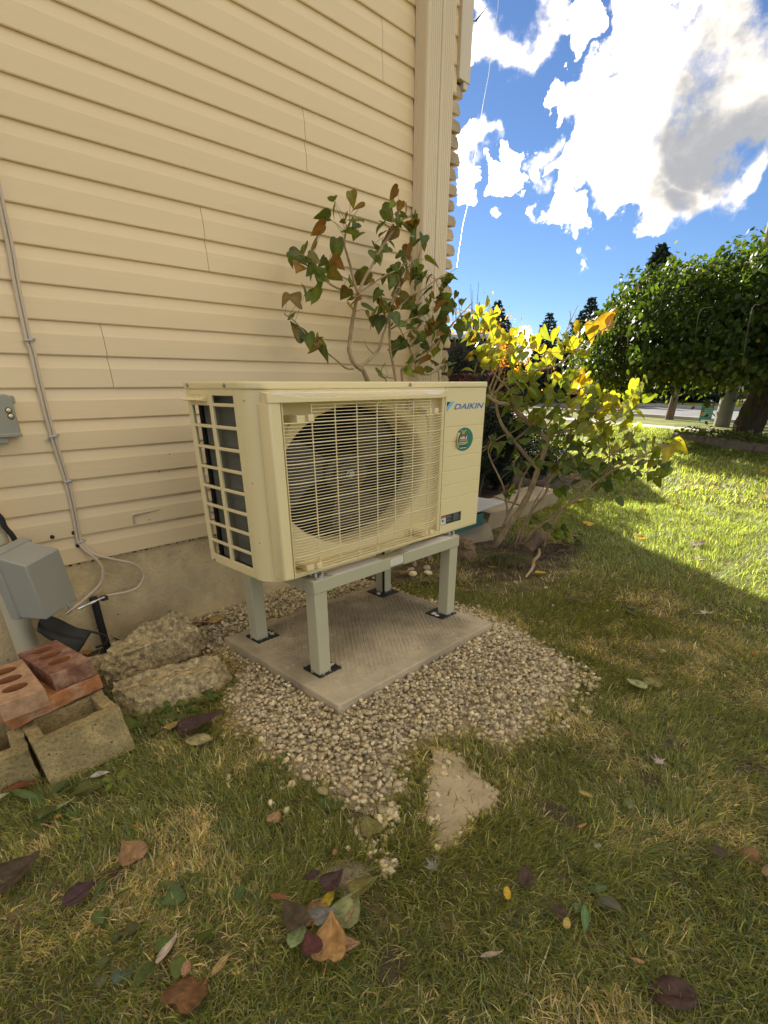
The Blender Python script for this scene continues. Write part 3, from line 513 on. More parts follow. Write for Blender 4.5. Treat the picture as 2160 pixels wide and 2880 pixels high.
# side returns of the recess, the right one curved forward
rt = [(1.0, YB)]+[(1.0+.034*math.sin(math.pi/2*k/6), YB-.002-.026*(1-math.cos(math.pi/2*k/6))) for k in range(1, 7)]+[(1.036, .0), (1.042, -.004), (1.052, -.004), (1.053, .02)]
fan_p.add(*wallstrip(rt, ZA, ZC)); fan_p.add(*wallstrip([(.05, YB), (.05, 0)], ZA, ZC))
fan_p.add([(.05, YB, ZA), (1.03, YB, ZA), (1.058, 0, ZA-.001), (.05, 0, ZA-.001)], [(0, 1, 2, 3)]); fan_p.add([(.05, YB, ZC), (1.03, YB, ZC), (1.058, 0, ZC), (.05, 0, ZC)], [(0, 1, 2, 3)])
fan_p.build('fan_panel', M_ivory, ac, smooth=True)
for (xa, za), (xb, zb) in (((.93, 1.165), (1.0, 1.05)), ((.07, .86), (.19, 1.15))):
    rb = MB(); rb.tube([(xa, YB-.001, za), ((xa+xb)/2+(.02 if xa > .5 else -.02), YB-.001, (za+zb)/2+.015), (xb, YB-.001, zb)], .005, 6); rb.build('stamped_rib', M_ivory, ac, smooth=True)
# fan shroud, fan
sh = MB(); sh.lathe([(.2835, YB+.13), (.29, YB+.30)], (cx, 0, cz), 1, 48, sx=1.483, cap=False); sh.box((.1, YB+.30, .56), (1.0, YB+.305, 1.22)); sh.build('fan_shroud', M_darkin, ac, smooth=True)
fan = MB(); hx, hy, hz = .545, .165, .9
for b_ in range(3):
    a0 = R(35+120*b_); v = []; f = []
    for i in range(9):
        t = i/8; rr_ = .07+.205*t; w = R(46)*(.75+.5*t) if t < .85 else R(46)*1.1
        for j in range(7):
            u = j/6-.5; a = a0+w*u*1.3+t*.35; yy = hy-.035*u*1.3*(.6+.6*t)-.015*math.sin(t*2)
            rj = rr_-(.03 if t == 1 else 0)*abs(u)*2
            v.append((hx+rj*math.cos(a)*1.483, yy, hz+rj*math.sin(a)))
    for i in range(8):
        for j in range(6): q = i*7+j; f.append((q, q+1, q+8, q+7))
    b2 = MB(); b2.add(v, f); b2.build('fan_blade', M_blade, ac, smooth=True)
hb = MB(); hb.lathe([(.086, hy+.05), (.086, hy-.02), (.080, hy-.026), (.058, hy-.026), (.055, hy-.018), (.052, hy-.018), (.050, hy-.040), (.045, hy-.044), (.022, hy-.044), (.020, hy-.036), (.012, hy-.036), (.010, hy-.05), (.0, hy-.05)], (hx, 0, hz), 1, 36, sx=1.483, cap=False); hb.build('fan_hub', M_blade, ac, smooth=True)
nu = MB(); nu.lathe([(.010, hy-.05), (.010, hy-.058), (.0, hy-.059)], (hx, 0, hz), 1, 12, sx=1.483, cap=False); nu.lathe([(.017, hy-.0455), (.017, hy-.047), (.012, hy-.047)], (hx, 0, hz), 1, 16, sx=1.483, cap=False); nu.build('hub_nut', M_zinc, ac, smooth=True)
# left frame strip of the guard, hood over it
stp = MB(); stp.prism([(.028, .02), (.026, -.044), (.030, -.0495), (.072, -.0495), (.077, -.044), (.079, .02)], 2, .566, 1.2075); stp.build('guard_frame', M_ivory_p, ac, bevel=.002)
hd = MB()
B0, B1 = (.036, .004, 1.243), (1.083, .002, 1.2405); F0, F1, F2 = (.022, -.0505, 1.2385), (.170, -.066, 1.2235), (.948, -.056, 1.2225)
lo = lambda p, z=1.2075: (p[0], p[1], z)
V = [B0, B1, F2, F1, F0, lo(B0), lo(B1, 1.21), lo(F2), lo(F1), lo(F0)]
hd.add(V, [(0, 1, 2, 3, 4), (4, 3, 8, 9), (3, 2, 7, 8), (2, 1, 6, 7), (0, 4, 9, 5), (5, 9, 8, 7, 6)]); hd.build('guard_hood', M_ivory_p, ac, bevel=.0015)
q = MB(); q.add([(.062, -.0085, 1.2421), (1.06, -.006, 1.2398), (.944, -.0545, 1.2236), (.171, -.0640, 1.2246), (.030, -.0480, 1.2396)], [(0, 1, 2, 3, 4)]); q.build('film_strip', mat('hood_film', (.80, .78, .70), .18, .03, 12., spec=.7), ac)
# guard wires
guard = MB(); guard.box((.08, -.030, .5665), (1.055, -.024, .5715)); guard.box((.079, -.05, .566), (.0815, .0, 1.208))
guard = guard.build('fan_guard', M_ivory_p, ac)
XV = [.209+.1133*k for k in range(7)]
for x in XV:
    w = MB(); w.tube([(x, -.012, 1.2095), (x, -.036, 1.204), (x, -.049, 1.194), (x, -.0495, .80), (x, -.0495, .580), (x, -.028, .569)], .0027, 6); w.build('guard_wire', M_ivory_p, guard, smooth=True)
for k in range(54):
    z = 1.198-.01176*k; thick = k % 6 == 5; r_ = .0025 if thick else .0015
    pts = [(.0805, -.034, z), (.10, -.047, z), (.13, -.0525, z), (.90, -.0525, z), (.945, -.046, z), (1.0, -.020, z), (1.046, .004, z)]
    if k < 5: pts = [(.203, -.0525, z), (.893, -.0525, z)]
    elif k > 49: pts = [(.203 if k > 50 else .0805, -.0525 if k > 50 else -.034, z), (.893, -.0525, z)]
    w = MB(); w.tube(pts, r_, 6); w.build('guard_wire', M_ivory_p, guard, smooth=True)
for x in (.128, .855):
    for z, s_ in ((1.172, 1), (.585, -1)):
        t = MB(); t.box((x-.018, YB-.012, z-.011), (x+.028, YB-.008, z+.017)); t.box((x-.02, YB-.012, z-.013), (x-.017, YB, z+.017)); t.build('guard_bracket', M_ivory_p, ac, bevel=.0015)
        s2 = MB(); s2.lathe([(.0065, YB-.0125), (.0065, YB-.015), (.003, YB-.016)], (x, 0, z+.003), 1, 12, sx=1.4); s2.build('screw', M_screw, ac, smooth=True)
        t = MB(); dx = .045; dz = -.019 if s_ > 0 else .004
        t.box((x+dx-.028, -.045, z+dz-.013), (x+dx+.010, YB, z+dz+.011)); t.box((x+dx+.016, -.056, z+dz-.011), (x+dx+.043, -.048, z+dz+.013)); t.build('guard_clip', M_ivory_p, ac, bevel=.002)
# right service panel with stamped grooves
GZ = [1.0735-.0703*k for k in range(6)]
pr = [(.05, ZB+.002), (.006, ZB+.002), (0, ZB+.008)]
for z in GZ[::-1]: pr += [(0, z-.0042), (.0035, z-.0012), (.0035, z+.0008), (0, z+.0022)]
pr += [(0, ZT-.0262), (.05, ZT-.0262)]
sp = MB(); sp.prism(pr, 0, 1.0625, 1.384)
sp.prism([(1.384, .05), (1.384, 0), (AW-.010, 0), (AW-.004, .002), (AW, .009), (AW, .05)], 2, ZB+.004, ZT-.0262); sp.build('service_panel', M_ivory, ac, smooth=True)
# body: base pan, right side, back
bd = MB(); bd.prism([(.004, AD-.006), (.004, .11)]+[(x+.004, y+.004) for x, y in arc_corner(.108)]+[(AW-.004, .004), (AW-.004, AD-.006)], 2, ZB, ZB+.02); bd.box((AW-.006, .05, ZB+.003), (AW, AD-.002, ZT-.027)); bd.box((.98, AD-.008, ZB+.003), (AW-.006, AD-.002, ZT-.027)); bd.build('casing', M_ivory, ac, bevel=.002)
dv = MB(); dv.box((1.0, YB+.02, ZB+.03), (1.004, AD-.01, ZT-.03)); dv.build('divider', M_darkin, ac)
# coil
co = MB(); pts = [(.040, .108), (.040, .425), (.046, .437), (.060, .437), (.068, .425), (.068, .108)]
co.prism(pts, 2, ZB+.028, ZT-.03); co.box((.15, .425, ZB+.028), (.99, .458, ZT-.03)); co.build('coil', M_coil, ac, smooth=True)
cb_ = MB(); cb_.box((.036, .439, ZB+.031), (.070, .462, ZT-.03)); cb_.box((.036, .104, ZB+.022), (.0395, .118, ZT-.03)); cb_.box((.034, .11, ZB+.0225), (.1, .46, ZB+.0275)); cb_.build('coil_end_plate', M_darkin, ac)
# side guard: stiles and bars
def gbar(a, b_, nm='guard_bar'):
    g = MB(); g.box(a, b_); return g.build(nm, M_ivory_p, ac, bevel=.0025)
gbar((0, .1075, ZB+.003), (.010, .1315, ZT-.0265)); gbar((-.0006, .2835, ZB+.012), (.011, .3075, ZT-.04)); gbar((0, .4475, ZB+.003), (.010, AD, ZT-.0265))
gbar((.0004, .13, 1.2275), (.0104, .45, ZT-.0268))
gbar((.0004, .30, 1.1925), (.0108, .45, 1.2285))
gbar((.0002, .13, 1.1905), (.0108, .31, 1.2025))
for k in range(7):
    z1 = 1.191-.0791*k-.0665; gbar((.0002, .13, z1-.0125), (.0112, .45, z1))
gbar((.0003, .13, ZB+.003), (.0109, .45, .5805))
gbar((-.0012, .262, ZB+.004), (.0, .345, ZB+.019), 'side_tab')
for y0 in (.40,):
    bg_ = MB(); bg_.box((.0, AD-.004, ZB+.003), (.028, AD, ZT-.027)); bg_.box((.11, AD-.004, ZB+.003), (.98, AD-.001, ZB+.03)); bg_.build('rear_stile', M_ivory_p, ac, bevel=.002)
for k in range(9):
    g = MB(); z1 = 1.2-.079*k; g.box((.02, AD-.0045, z1-.006), (.16, AD-.0005, z1)); g.build('rear_guard_bar', M_ivory_p, ac)
hn = MB(); hn.prism([(0, 1.2255), (-.026, 1.2155), (-.030, 1.212), (-.028, 1.2095), (0, 1.2055)], 1, .318, .462); hn.build('grab_handle', M_ivory_p, ac, bevel=.002)
for k in range(5):
    hr = MB(); y = .33+k*.028; hr.prism([(0, 1.229), (-.022, 1.2195), (-.0265, 1.2150), (0, 1.224)], 1, y, y+.006); hr.build('handle_rib', M_ivory_p, ac)
def scr(x, y, z, ax, s_=1.):
    q = MB(); d = -1
    if ax == 0: q.lathe([(.0075*s_, x), (.0075*s_, x-.0025), (.0045*s_, x-.0035), (.004*s_, x-.0055), (0, x-.0055)], (0, y, z), 0, 12, cap=False)
    else: q.lathe([(.0075*s_, y), (.0075*s_, y-.0025), (.0045*s_, y-.0035), (.004*s_, y-.0055), (0, y-.0055)], (x, 0, z), 1, 12, sx=1.3, cap=False)
    q.build('screw', M_screw, ac, smooth=True)
scr(-e_, .445, ZT-.0125, 0); scr(-e_, .17, ZT-.0125, 0); scr(-.0, .447, .551, 0, .8)
sq = MB(); scr(.80, -e_, ZT-.0125, 1)
for x, y, z in ((.0085, .070, 1.214), (.008, .072, .93), (.009, .07, .70)): scr(x, y, z, 0, .35)
# logo, lettering, stickers
M_blue = mat('logo_blue', (.075, .21, .46), .4, 0); M_cyan = mat('logo_cyan', (.22, .55, .68), .4, 0); M_lblack = mat('logo_black', (.02, .02, .025), .45, 0)
M_white = mat('print_white', (.80, .78, .70), .5, 0); M_red = mat('print_red', (.72, .16, .10), .5, 0); M_orange = mat('print_orange', (.72, .27, .03), .5, 0)
M_green = mat('sticker_green', (.035, .20, .12), .35, .02, 3.); M_grey = mat('print_grey', (.24, .24, .22), .5, 0); M_paper = mat('sticker_backing', (.78, .72, .50), .5, 0)
def flat(pts, y, m_, nm):
    q = MB(); q.add([(x, y, z) for x, z in pts], [tuple(range(len(pts)))]); return q.build(nm, m_, ac)
flat([(1.0740, 1.1865), (1.1020, 1.1870), (1.0740, 1.1655)], -.0008, M_lblack, 'logo_mark')
flat([(1.1035, 1.1870), (1.1350, 1.1875), (1.0745, 1.1430), (1.0740, 1.1645)], -.0008, M_cyan, 'logo_mark')
text_obj('DAIKIN', 1.131, 1.386, 1.1515, 1.1772, -.0009, M_blue, ac, 'lettering', .28, .022)
def ell(cx_, cz_, a_, b_, n=40, lim=None):
    q = [(cx_+a_*math.cos(2*math.pi*k/n), cz_+b_*math.sin(2*math.pi*k/n)) for k in range(n)]
    return q
sx_, sz_ = 1.229, 1.008
flat([(max(x, 1.170+.14*max(0, (1.01-z))*0) if x > 1.0 else x, z) for x, z in ell(sx_, sz_, .078, .0565) if x > 1.172], -.0010, M_green, 'sticker')
pl = MB(); n_ = 9; v = []; f = []
for i in range(n_):
    z = sz_-.036+.072*i/(n_-1); hw = .078*math.sqrt(max(0, 1-((z-sz_)/.0565)**2))
    xl = sx_-hw; v += [(1.176, -.0013, z), ((xl+1.174)/2, -.006, z), (xl+.006, -.016, z)]
for i in range(n_-1):
    for j in range(2): a = i*3+j; f.append((a, a+1, a+4, a+3))
pl.add(v, f); pl.build('peeled_edge', M_paper, ac, smooth=True)
flat([(1.183, 1.0035), (1.183, 1.0205), (1.193, 1.0275), (1.253, 1.0275), (1.262, 1.0205), (1.262, 1.0035)], -.0012, M_lblack, 'sticker_plate')
text_obj('ABLE', 1.189, 1.257, 1.0085, 1.0240, -.0014, M_white, ac, 'lettering', 0, .03)
flat([(1.187, 1.0005), (1.187, 1.0062), (1.259, 1.0062), (1.259, 1.0005)], -.0014, M_orange, 'sticker_bar')
flat([(1.213, 1.036), (1.209, 1.044), (1.216, 1.049), (1.229, 1.050), (1.236, 1.045), (1.233, 1.036), (1.226, 1.031), (1.218, 1.031)], -.0014, M_orange, 'sticker_emblem')
flat([(1.207, 1.047), (1.201, 1.054), (1.212, 1.0515)], -.0014, M_white, 'sticker_emblem'); flat([(1.234, 1.049), (1.243, 1.055), (1.241, 1.047)], -.0014, M_white, 'sticker_emblem')
for z, x0, x1, mm, h in ((.9905, 1.180, 1.268, M_paper, .0042), (.9835, 1.190, 1.258, M_paper, .0036), (.9745, 1.190, 1.256, M_lblack, .0052)):
    x = x0
    while x < x1-.004:
        w = random.uniform(.004, .011); flat([(x, z), (x, z+h), (min(x+w, x1), z+h), (min(x+w, x1), z)], -.0014, mm, 'sticker_print'); x += w+.003
flat([(1.190, .9635), (1.190, .9705), (1.256, .9705), (1.256, .9635)], -.0013, M_lblack, 'sticker_plate'); flat([(1.194, .9655), (1.194, .9685), (1.252, .9685), (1.252, .9655)], -.0015, M_white, 'sticker_print')
flat([(1.0685, .5895), (1.0685, .6385), (1.2430, .6385), (1.2430, .5895)], -.0008, M_lblack, 'warning_label')
flat([(1.070, .6275), (1.070, .6340), (1.110, .6340), (1.110, .6275)], -.0010, M_red, 'warning_print')
flat([(1.070, .5915), (1.070, .6250), (1.110, .6250), (1.110, .5915)], -.0010, M_white, 'warning_print')
flat([(1.075, .617), (1.088, .619), (1.092, .610), (1.086, .606), (1.089, .599), (1.083, .603), (1.079, .608)], -.0012, M_lblack, 'warning_pictogram'); flat([(1.092, .598), (1.104, .618), (1.1055, .6165), (1.095, .598)], -.0012, M_lblack, 'warning_pictogram')
for x0, x1, rows in ((1.116, 1.168, (.6325, .6290, .6255, .6215, .6180, .6090, .6050, .6010)), (1.177, 1.236, (.6325, .6285, .6245, .6205, .6165, .6125, .6085, .6045, .6005, .5965))):
    for z in rows:
        x = x0; xe = x1-random.uniform(0, .02)
        while x < xe-.003:
            w = random.uniform(.003, .010); flat([(x, z), (x, z+.0022), (min(x+w, xe), z+.0022), (min(x+w, xe), z)], -.0010, M_grey, 'warning_print'); x += w+.0022
# ------------------------------------------------------------------ stand and pad
M_stand = mat('stand_paint', (.50, .47, .30), .38, .02, 3., spec=.45)
M_film = mat('white_film', (.72, .68, .58), .3, .04, 8.)
ZP = .057
stand = thing('equipment_stand', 'grey-green four legged steel stand under the heat pump', 'stand', (.68, .25, ZP))
LX = ((.176, .250), (1.115, 1.189)); LY = ((-.0394, .0342), (.467, .541))
for i, (x0, x1) in enumerate(LX):
    for j, (y0, y1) in enumerate(LY):
        l = MB(); l.box((x0+.003, y0+.003, ZP+.004), (x1-.003, y1-.003, .4645)); lo_ = l.build('leg', M_stand, stand, bevel=.004)
        if j == 1 and i == 1:
            g = MB(); g.box((x0+.0005, y0-.0, ZP+.004), (x0+.010, y0+.012, .4645)); g.build('leg_slot', M_darkin, stand)
        p = MB(); bx = -.050 if i == 1 else .0; by = .0
        xa, xb = (x0-.052, x1+.006) if i == 1 else (x0-.006, x1+.052)
        ya, yb = (y0-.020, y1+.03)
        if j == 0: ya, yb = y0-.010, y1+.045
        if i == 1 and j == 1: xa, xb = x0-.050, x1+.025; ya = y0-.045
        p.box((xa, ya, ZP), (xb, yb, ZP+.009)); p.build('base_plate', M_black, stand, bevel=.004)
        for q_ in range(3):
            a = random.uniform(0, 6); cxp = (xb-.024 if i == 0 else xa+.024)+random.uniform(-.01, .01); cyp = (ya+yb)/2+random.uniform(-.03, .02)
            s2 = MB(); n_ = 9; s2.add([(cxp+random.uniform(.006, .016)*math.cos(2*math.pi*k/n_), cyp+random.uniform(.006, .02)*math.sin(2*math.pi*k/n_), ZP+.0095+q_*.0003) for k in range(n_)], [tuple(range(n_))]); s2.build('grout_smear', M_film, lo_)
        for bxx, byy in ((x0+.02, y0-.003), (x1-.015, y0-.003), (x0-.003, y0+.05)):
            bb = MB(); bb.lathe([(.006, ZP+.009), (.006, ZP+.016), (.003, ZP+.018)], (bxx, byy, 0), 2, 8); bb.build('bolt', M_zinc, stand, smooth=True)
zb0, zb1 = .4614, .5196
for y0, y1 in LY:
    bm1 = MB(); bm1.box((.1745, y0-.001, zb0), (.642, y1+.001, zb1)); bm1.build('beam', M_stand, stand, bevel=.004)
    bm2 = MB(); bm2.box((.738, y0-.001, zb0), (1.1905, y1+.001, zb1)); bm2.build('beam', M_stand, stand, bevel=.004)
    sl = MB(); sl.box((.60, y0+.004, zb0+.004), (.78, y1-.004, zb1-.004)); sl.build('sleeve', M_stand, stand, bevel=.003)
    for x0, x1 in ((.285, .585), (.775, 1.128)):
        w = MB(); w.box((x0, y0+.0035, zb1), (x1, y1-.006, zb1+.0022)); w.build('film_strip', M_film, stand)
for x0, x1 in LX:
    sd = MB(); sd.box((x0-.0005, .036, zb0+.0005), (x1+.0005, .466, zb1-.0005)); sd.build('side_beam', M_stand, stand, bevel=.004)
tg = MB(); tg.box((.645, LY[0][0]+.0018, zb0+.014), (.7345, LY[0][0]+.004, zb0+.046)); lab = tg.build('rating_label', mat('paper_label', (.78, .74, .58), .6, .03, 30.), stand)
for k in range(9):
    x = .655+k*.0085; q = MB(); q.add([(x, LY[0][0]+.0014, zb0+.018), (x+.0012, LY[0][0]+.0014, zb0+.018), (x+.0012, LY[0][0]+.0014, zb0+.042), (x, LY[0][0]+.0014, zb0+.042)], [(0, 1, 2, 3)]); q.build('label_print', M_grey, lab)
for x0 in (.205, 1.135):
    for y0 in (-.030, .475):
        ft = MB(); ft.prism([(y0, zb1), (y0+.056, zb1), (y0+.056, zb1+.0195), (y0+.050, zb1+.0195), (y0+.046, zb1+.006), (y0, zb1+.004)], 0, x0, x0+.055)
        ft.box((x0+.004, y0+.02, zb1+.004), (x0+.016, y0+.05, zb1+.0185)); ft.box((x0+.039, y0+.02, zb1+.004), (x0+.051, y0+.05, zb1+.0185)); ft.build('mounting_foot', M_zinc, ac, bevel=.002)
        bo = MB(); bo.lathe([(.011, zb1+.004), (.011, zb1+.0075), (.006, zb1+.0085), (.006, zb1+.013), (0, zb1+.014)], (x0+.028, y0+.013, 0), 2, 12); bo.build('bolt', M_zinc, ac, smooth=True)
# pad
M_pad = mat('pad_concrete', (.37, .31, .195), .9, .2, 7., .6, 120., col2=(.56, .46, .29), mixs=2.3, mixlo=.44, mixhi=.64, speck=((.62, .53, .36), 26., .66))
PX0, PX1, PY0, PY1 = .085, 1.232, -.272, .648
pad = thing('concrete_pad', 'cast concrete pad with diamond tread under the stand', 'pad', (.66, .19, .0))
q = MB(); q.box((PX0, PY0, -.03), (PX1, PY1, ZP)); q.build('slab', M_pad, pad, bevel=.006)
# raised tread net in the middle field
v = []; f = []
def cliprib(a, b_):
    x0, y0, x1, y1 = PX0+.10, PY0+.085, PX1-.075, PY1-.06
    d = (b_[0]-a[0], b_[1]-a[1]); t0, t1 = 0., 1.
    for p_, q_ in ((-d[0], a[0]-x0), (d[0], x1-a[0]), (-d[1], a[1]-y0), (d[1], y1-a[1])):
        if abs(p_) < 1e-9:
            if q_ < 0: return None
            continue
        t = q_/p_
        if p_ < 0: t0 = max(t0, t)
        else: t1 = min(t1, t)
    if t0 >= t1: return None
    return (a[0]+d[0]*t0, a[1]+d[1]*t0), (a[0]+d[0]*t1, a[1]+d[1]*t1)
rb = MB()
for ang, step in ((52, .0225), (118, .0225)):
    d = Vector((math.cos(R(ang)), math.sin(R(ang)))); nvec = Vector((-d.y, d.x)); o_ = Vector((.66, .19))
    for k in range(-40, 41):
        c0 = o_+nvec*(step*k); s_ = cliprib(tuple(c0-d*2), tuple(c0+d*2))
        if s_:
            (xa, ya), (xb, yb) = s_; w = .0038
            rb.add([(xa-nvec.x*w, ya-nvec.y*w, ZP+.0002), (xa, ya, ZP+.0032), (xa+nvec.x*w, ya+nvec.y*w, ZP+.0002), (xb-nvec.x*w, yb-nvec.y*w, ZP+.0002), (xb, yb, ZP+.0052), (xb+nvec.x*w, yb+nvec.y*w, ZP+.0002)], [(0, 1, 4, 3), (1, 2, 5, 4)])
o = rb.build('tread', M_pad, pad); o['kind'] = 'stuff'
# ------------------------------------------------------------------ things by the wall on the left
M_cable = mat('cream_cable', (.64, .53, .36), .5, .03, 5.)
M_lead = mat('pale_cable', (.70, .62, .45), .45, .03, 5.)
M_clip = mat('clip_plastic', (.48, .45, .40), .4, .1)
CW = [(-.310, 1.06, 2.42), (-.318, 1.06, 1.976), (-.328, 1.06, 1.75), (-.340, 1.06, 1.622), (-.350, 1.06, 1.435), (-.347, 1.06, 1.388), (-.352, 1.06, 1.261), (-.354, 1.06, 1.063), (-.346, 1.06, .865), (-.350, 1.06, .72), (-.359, 1.06, .60)]
cblA = MB(); off = lambda d, y: [(x+d, 1.073+y, z) for x, _, z in CW]
pA_ = smooth_path(off(-.0075, 0), 5)+smooth_path([(-.366, 1.072, .585), (-.352, 1.055, .545), (-.325, 1.04, .509), (-.305, 1.033, .468), (-.303, 1.03, .434), (-.321, 1.03, .381), (-.368, 1.03, .343), (-.447, 1.025, .300), (-.490, 1.02, .283)], 5)
cblA.tube(pA_, .0068, 8); a = cblA.build('coax_cable', M_cable, None, smooth=True); tag(a, 'cream coax cable clipped to the siding whose shorter loop ends at the grey box', 'cable', 'twin cables down the siding')
cn = MB(); cn.tube([(-.488, 1.02, .284), (-.512, 1.018, .272)], .0085, 8); cn.build('connector', M_screw, a, smooth=True)
cblB = MB(); pB_ = smooth_path(off(.0075, .001), 5)+smooth_path([(-.352, 1.072, .585), (-.340, 1.056, .550), (-.310, 1.04, .514), (-.228, 1.032, .472), (-.150, 1.03, .432), (-.113, 1.03, .377), (-.126, 1.03, .335), (-.168, 1.03, .301), (-.246, 1.03, .297), (-.318, 1.028, .306)], 5)
cblB.tube(pB_, .0068, 8); b_ = cblB.build('coax_cable', M_cable, None, smooth=True); tag(b_, 'cream coax cable clipped to the siding with a wide loop to the black stake', 'cable', 'twin cables down the siding')
for x, z, two in ((-.351, 1.430, 0), (-.355, 1.060, 1), (-.342, .865, 0), (-.358, .583, 0)):
    k = MB(); k.tube([(x-.016, 1.076, z-.003), (x-.012, 1.064, z-.002), (x+.012, 1.064, z+.002), (x+.018, 1.074, z+.004)], .0045, 6)
    k.tube([(x+.017, 1.079, z+.004), (x+.024, 1.066, z+.005)], .006, 6)
    if two: k.tube([(x-.020, 1.079, z-.014), (x-.026, 1.068, z-.014)], .006, 6)
    k.build('cable_clip', M_clip, b_, smooth=True)
# stake and splitter
M_stk = mat('black_pipe', (.022, .022, .020), .45, .15, 20.)
sk = thing('stake', 'black plastic stake with a coax joiner strapped to its top', 'stake', (-.374, 1.03, 0))
q = MB(); q.tube([(-.373, 1.03, -.02), (-.374, 1.03, .30)], .019, 12); q.build('post', M_stk, sk, smooth=True)
q = MB(); q.tube([(-.376, 1.03, .292), (-.376, 1.03, .312)], .0205, 12); q.build('strap', M_stk, sk, smooth=True)
q = MB(); q.tube([(-.46, 1.008, .283), (-.43, 1.008, .290)], .0085, 8); q.tube([(-.43, 1.008, .290), (-.33, 1.012, .307)], .0055, 8); q.tube([(-.40, 1.008, .295), (-.375, 1.008, .299)], .0085, 6); q.build('coax_joiner', M_zinc, sk, smooth=True)
q = MB(); q.box((-.345, 1.015, .285), (-.312, 1.04, .309)); q.build('ground_block', mat('brown_metal', (.06, .045, .035), .5, .2), sk, bevel=.003)
# grey pedestal box
M_box = mat('grey_plastic_box', (.36, .35, .28), .45, .04, 2., .08, 150.)
bx = thing('utility_box', 'grey plastic utility box on a beige pipe in front of the foundation', 'utility box', (-.61, .84, .16))
def P_(x, y, z):   # measured corner in the box's own frame
    return Vector((x, y, z))
Rb = Euler((0, -.085, .60)).to_matrix(); tb = Vector((-.612, .842, .383))
w, d, h = .190, .15, .245
def L_(x, y, z): return tb+Rb @ Vector((x, y, z))
q = MB()
tp = [L_(-w/2, -d/2, h), L_(w/2, -d/2, h), L_(w/2-.012, d/2-.02, h+.035), L_(-w/2, d/2-.02, h+.030)]
bt = [L_(-w/2, -d/2, 0), L_(w/2, -d/2, 0), L_(w/2, d/2-.02, .004), L_(-w/2, d/2-.02, .0)]
q.add(bt+tp, [(0, 3, 2, 1), (4, 5, 6, 7), (0, 1, 5, 4), (1, 2, 6, 5), (2, 3, 7, 6), (3, 0, 4, 7)]); q.build('cover', M_box, bx, bevel=.006, segs=3)
q = MB(); q.add([L_(-w/2-.008, d/2-.024, -.008), L_(w/2+.006, d/2-.024, -.004), L_(w/2+.006, d/2+.016, 0), L_(-w/2-.008, d/2+.016, -.004), L_(-w/2-.008, d/2-.03, h+.036), L_(w/2+.002, d/2-.03, h+.040), L_(w/2+.002, d/2+.012, h+.046), L_(-w/2-.008, d/2+.012, h+.042)], [(0, 3, 2, 1), (4, 5, 6, 7), (0, 1, 5, 4), (1, 2, 6, 5), (2, 3, 7, 6), (3, 0, 4, 7)]); q.build('backing', M_box, bx, bevel=.004)
q = MB(); c0 = L_(w/2-.05, -d/2-.001, -.004); n_ = Rb @ Vector((0, -1, 0)); q.tube([c0-n_*.004, c0+n_*.004], .014, 16); q.build('latch_tab', M_box, bx, smooth=True)
M_pipe = mat('beige_pvc', (.60, .53, .34), .4, .05, 4.)
q = MB(); q.tube([(-.708, .985, -.02), (-.7085, .985, .45)], .047, 24); q.build('pipe', M_pipe, bx, smooth=True)
q = MB(); q.tube([(-.700, 1.01, .56), (-.700, 1.01, .66)], .052, 24); q.tube([(-.700, 1.01, .66), (-.700, 1.01, .70)], .058, 24); q.tube([(-.700, 1.01, .70), (-.700, 1.01, 1.06)], .049, 24); q.build('riser', M_pipe, bx, smooth=True)
pnl = thing('meter_panel', 'grey-green service panel with two sealed screws at the left frame edge', 'utility box', (-.56, 1.05, 1.04))
M_panel = mat('panel_grey', (.335, .325, .235), .45, .03, 3.)
def rrect(x0, x1, z0, z1, r_):
    q = []
    for cx_, cz_, a0 in ((x1-r_, z0+r_, -90), (x1-r_, z1-r_, 0), (x0+r_, z1-r_, 90), (x0+r_, z0+r_, 180)): q += [(cx_+r_*math.cos(R(a0+90*k/4)), cz_+r_*math.sin(R(a0+90*k/4))) for k in range(5)]
    return q
q = MB(); q.prism(rrect(-.75, -.476, 1.072, 1.232, .022), 1, 1.035, 1.08); q.build('housing', M_panel, pnl, bevel=.007, segs=3)
q = MB(); q.prism(rrect(-.75, -.474, 1.069, 1.084, .007), 1, 1.031, 1.08); q.build('lip', M_panel, pnl, bevel=.003)
q = MB(); q.prism(rrect(-.487, -.463, 1.196, 1.226, .008), 1, 1.045, 1.08); q.build('lug', M_panel, pnl, bevel=.003)
q = MB(); q.prism(rrect(-.75, -.527, 1.045, 1.07, .008), 1, 1.04, 1.08); q.build('knockout', M_panel, pnl, bevel=.003)
for z, x in ((1.171, -.4995), (1.149, -.4975)):
    q = MB(); q.lathe([(.0115, 1.036), (.0115, 1.0325), (.0088, 1.0325), (.0088, 1.036)], (x, 0, z), 1, 16, cap=False); q.build('screw_seat', M_stk, pnl, smooth=True)
    q = MB(); q.lathe([(.0085, 1.036), (.0085, 1.032), (.005, 1.031), (0, 1.031)], (x, 0, z), 1, 16, cap=False); q.build('screw', mat('brass_screw', (.75, .62, .35), .3, .1, metal=.7), pnl, smooth=True)
q = MB(); q.lathe([(.006, 1.036), (.006, 1.0335), (.0, 1.0335)], (-.494, 0, 1.124), 1, 12, cap=False); q.build('dimple', M_panel, pnl, smooth=True)
q = MB(); q.tube(smooth_path([(-.70, .97, .95), (-.665, .965, .80), (-.652, .962, .765), (-.650, .962, .73), (-.634, .962, .69), (-.628, .962, .645), (-.634, .955, .60), (-.66, .93, .55)], 4), .0115, 8); tag(q.build('black_cable', M_stk, None, smooth=True), 'thick black cable dropping beside the beige riser into the grey box', 'cable')
for p_ in ([(-.72, .93, .40), (-.68, .91, .392), (-.64, .93, .397)], [(-.72, .93, .372), (-.68, .91, .365), (-.64, .93, .372)]):
    pass
